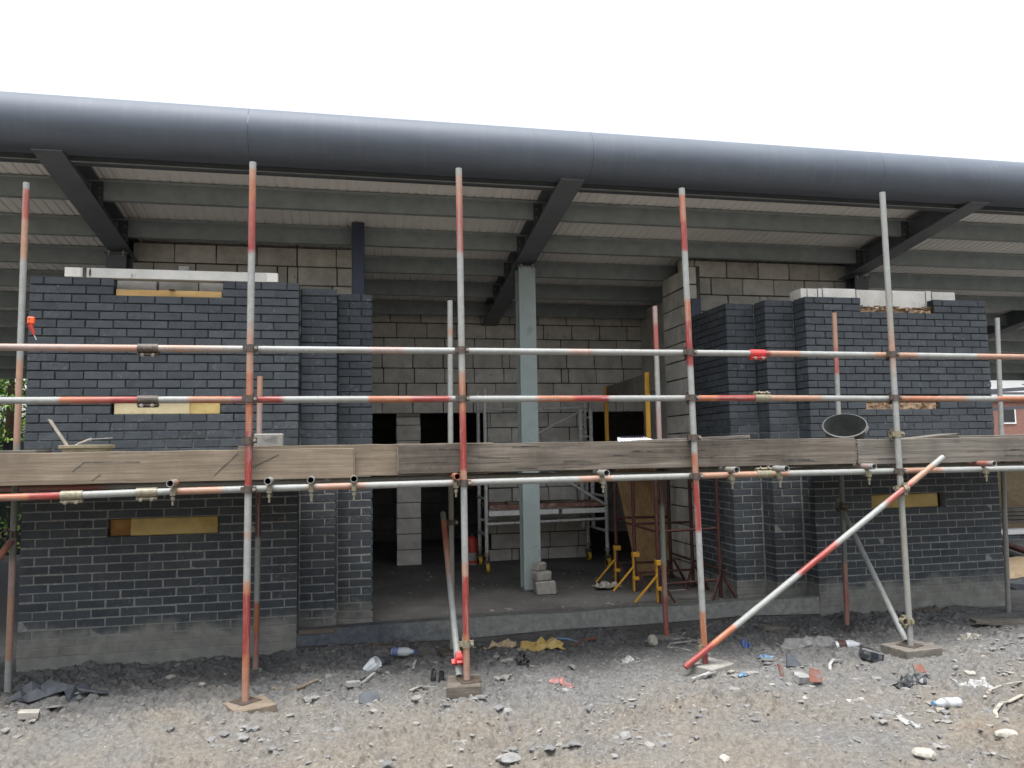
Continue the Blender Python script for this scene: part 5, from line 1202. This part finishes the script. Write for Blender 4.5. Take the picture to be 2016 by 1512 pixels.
R_ = root('brick_house', 'red brick house with white upper cladding far behind the right pier', 'house', (25, 15, -.4))
MB().box(20, 34, 15, 22, -.4, 2.80).build('wall', 'house_brick', R_)
MB().box(20, 34, 14.9, 15.0, 2.80, 3.02).build('fascia_board', 'white_paint', R_); MB().box(20, 34, 14.97, 22, 3.02, 4.75).build('clad_wall', 'white_paint', R_)
MB().box(20, 34, 14.93, 14.969, 3.06, 3.12).build('trim_board', 'steel_dark', R_)
MB().add([(19.6, 14.4, 4.7), (34.4, 14.4, 4.7), (34.4, 18.5, 7.0), (19.6, 18.5, 7.0), (19.6, 22.6, 4.7), (34.4, 22.6, 4.7)], [(0, 1, 2, 3), (3, 2, 5, 4), (0, 3, 4), (1, 5, 2), (0, 4, 5, 1)]).build('roof', 'house_roof', R_)
for x in (21.6, 22.9, 24.15, 25.4, 26.6):
    wd = MB().box(x, x+.62, 14.965, 15.02, 2.05, 2.6).build('window', 'white_paint', R_); MB().box(x+.06, x+.56, 14.955, 14.964, 2.11, 2.54).build('pane', 'glass', wd)
R_ = root('site_canopy', 'pale boarded lean-to roof beyond the right pier', 'shed', (17.5, 9.5, -.4))
for i in range(6):
    y = 9.2+i*.3; MB().add([(14, y, 2.65+.04*i), (22, y, 3.32+.04*i), (22, y+.26, 3.35+.04*i), (14, y+.26, 2.68+.04*i), (14, y, 2.62+.04*i), (22, y, 3.29+.04*i), (22, y+.26, 3.32+.04*i), (14, y+.26, 2.65+.04*i)],
        [(0, 1, 2, 3), (7, 6, 5, 4), (0, 4, 5, 1), (1, 5, 6, 2), (2, 6, 7, 3), (3, 7, 4, 0)]).build('roof_plank', 'wood_a', R_)
for x in (15, 21): MB().box(x, x+.12, 9.3, 9.42, -.4, 2.63+.0835*(x-14)).build('post', 'steel_dark', R_)
MB().bar((14.5, 9.13, 2.5), (21.8, 9.13, 2.9), .06, .09).build('rail', 'steel_dark', R_); MB().bar((14.5, 9.13, 2.1), (21.8, 9.13, 2.4), .06, .07).build('rail', 'steel_dark', R_)

# low wall, sand, barrow and planks beside the right pier
R_ = root('low_brick_wall', 'low dark brick wall with white coping right of the right pier', 'brick wall', (12, 2.6, -.4))
rows = []
for k in range(7):
    x = 10.3-(.1125 if k % 2 else 0)
    while x < 13.2: rows.append((max(x, 10.3), x+.215, 2.5, 2.6025, -.05-.4+k*.075+.01, -.05-.4+k*.075+.075, 0)); x += .225
lay([r for r in rows if r[1]-r[0] > .05], 100, R_, 'brick', 'brick')
MB().box(10.31, 13.2, 2.506, 2.6, -.44, .08).build('mortar', 'mortar', R_); MB().box(10.3, 13.3, 2.47, 2.66, .082, .15).build('coping', 'white_paint', R_, bev=.006)
mb = MB(); mb.stone((11.1, 1.35, -.36), .75, .5, .30, 5, 0, 3, .05); mb.build('sand_heap', 'sand', label='small heap of sand before the low wall at the right edge', cat='sand heap')
mb = MB(); mb.stone((11.4, .7, -.42), 1.1, .45, .30, 9, 0, 3, .10); mb.build('soil_heap', 'slate', label='dark soil heap at the right corner of the right pier', cat='soil heap')
mb = MB(); mb.stone((15.5, 7.0, -.2), 4.0, 1.0, 1.55, 6, 0, 3, .07); mb.build('rubble_bank', 'sand', label='sandy rubble bank seen under the boards beyond the right pier', cat='rubble')
R_ = root('wheelbarrow', 'navy wheelbarrow standing beyond the right pier below the boards', 'wheelbarrow', (12.3, 4.0, -.4))
MB().add([(11.6, 3.7, .75), (12.9, 3.7, .78), (12.9, 4.4, .78), (11.6, 4.4, .75), (11.85, 3.85, .38), (12.55, 3.85, .36), (12.55, 4.25, .36), (11.85, 4.25, .38)],
         [(4, 5, 6, 7)[::-1], (0, 1, 5, 4), (1, 2, 6, 5), (2, 3, 7, 6), (3, 0, 4, 7)]).build('tray', 'wheelbarrow', R_)
for y in (3.85, 4.25): MB().path([(11.2, y, .45), (12.5, y, .33), (13.0, 4.05, .0)], .02, 8).build('handle', 'bolt', R_); MB().tube((11.9, y, .38), (11.7, y, -.38), .018, 0, 8).build('leg', 'bolt', R_)
MB().tube((13.0, 4.0, -.12), (13.0, 4.1, -.12), .2, .1, 20).build('wheel', 'rubber', R_, smooth=True)
for i in range(4):
    MB().box(10.6, 14.5, 3.0+.06*i, 3.24+.06*i, .18+.055*i, .225+.055*i).build('stacked_plank', 'wood_c' if i % 2 else 'wood_deck', label='%s plank in the timber stack beyond the low wall' % ('lowest', 'second lowest', 'third', 'topmost')[i], cat='plank', group='timber stack at the right')
for x in (11.0, 13.8): MB().box(x, x+.2, 3.0, 3.3, -.4, .178).build('stack_bearer', 'concrete_pad', label='concrete bearer under the %s end of the timber stack' % ('near' if x < 12 else 'far'), cat='bearer')
for i, (p0, p1, mt, lb) in enumerate((((10.0, 2.3, .62), (11.9, 1.9, -.1), 'trestle', 'upper brown pipe leaning on the low wall'), ((9.95, 2.1, .50), (11.8, 1.8, -.2), 'rubber', 'lower black pipe leaning on the low wall'))):
    MB().tube(p0, p1, .045, .04, 16).build('leaning_pipe', mt, label=lb, cat='pipe', group='pipes at the right edge', smooth=True)
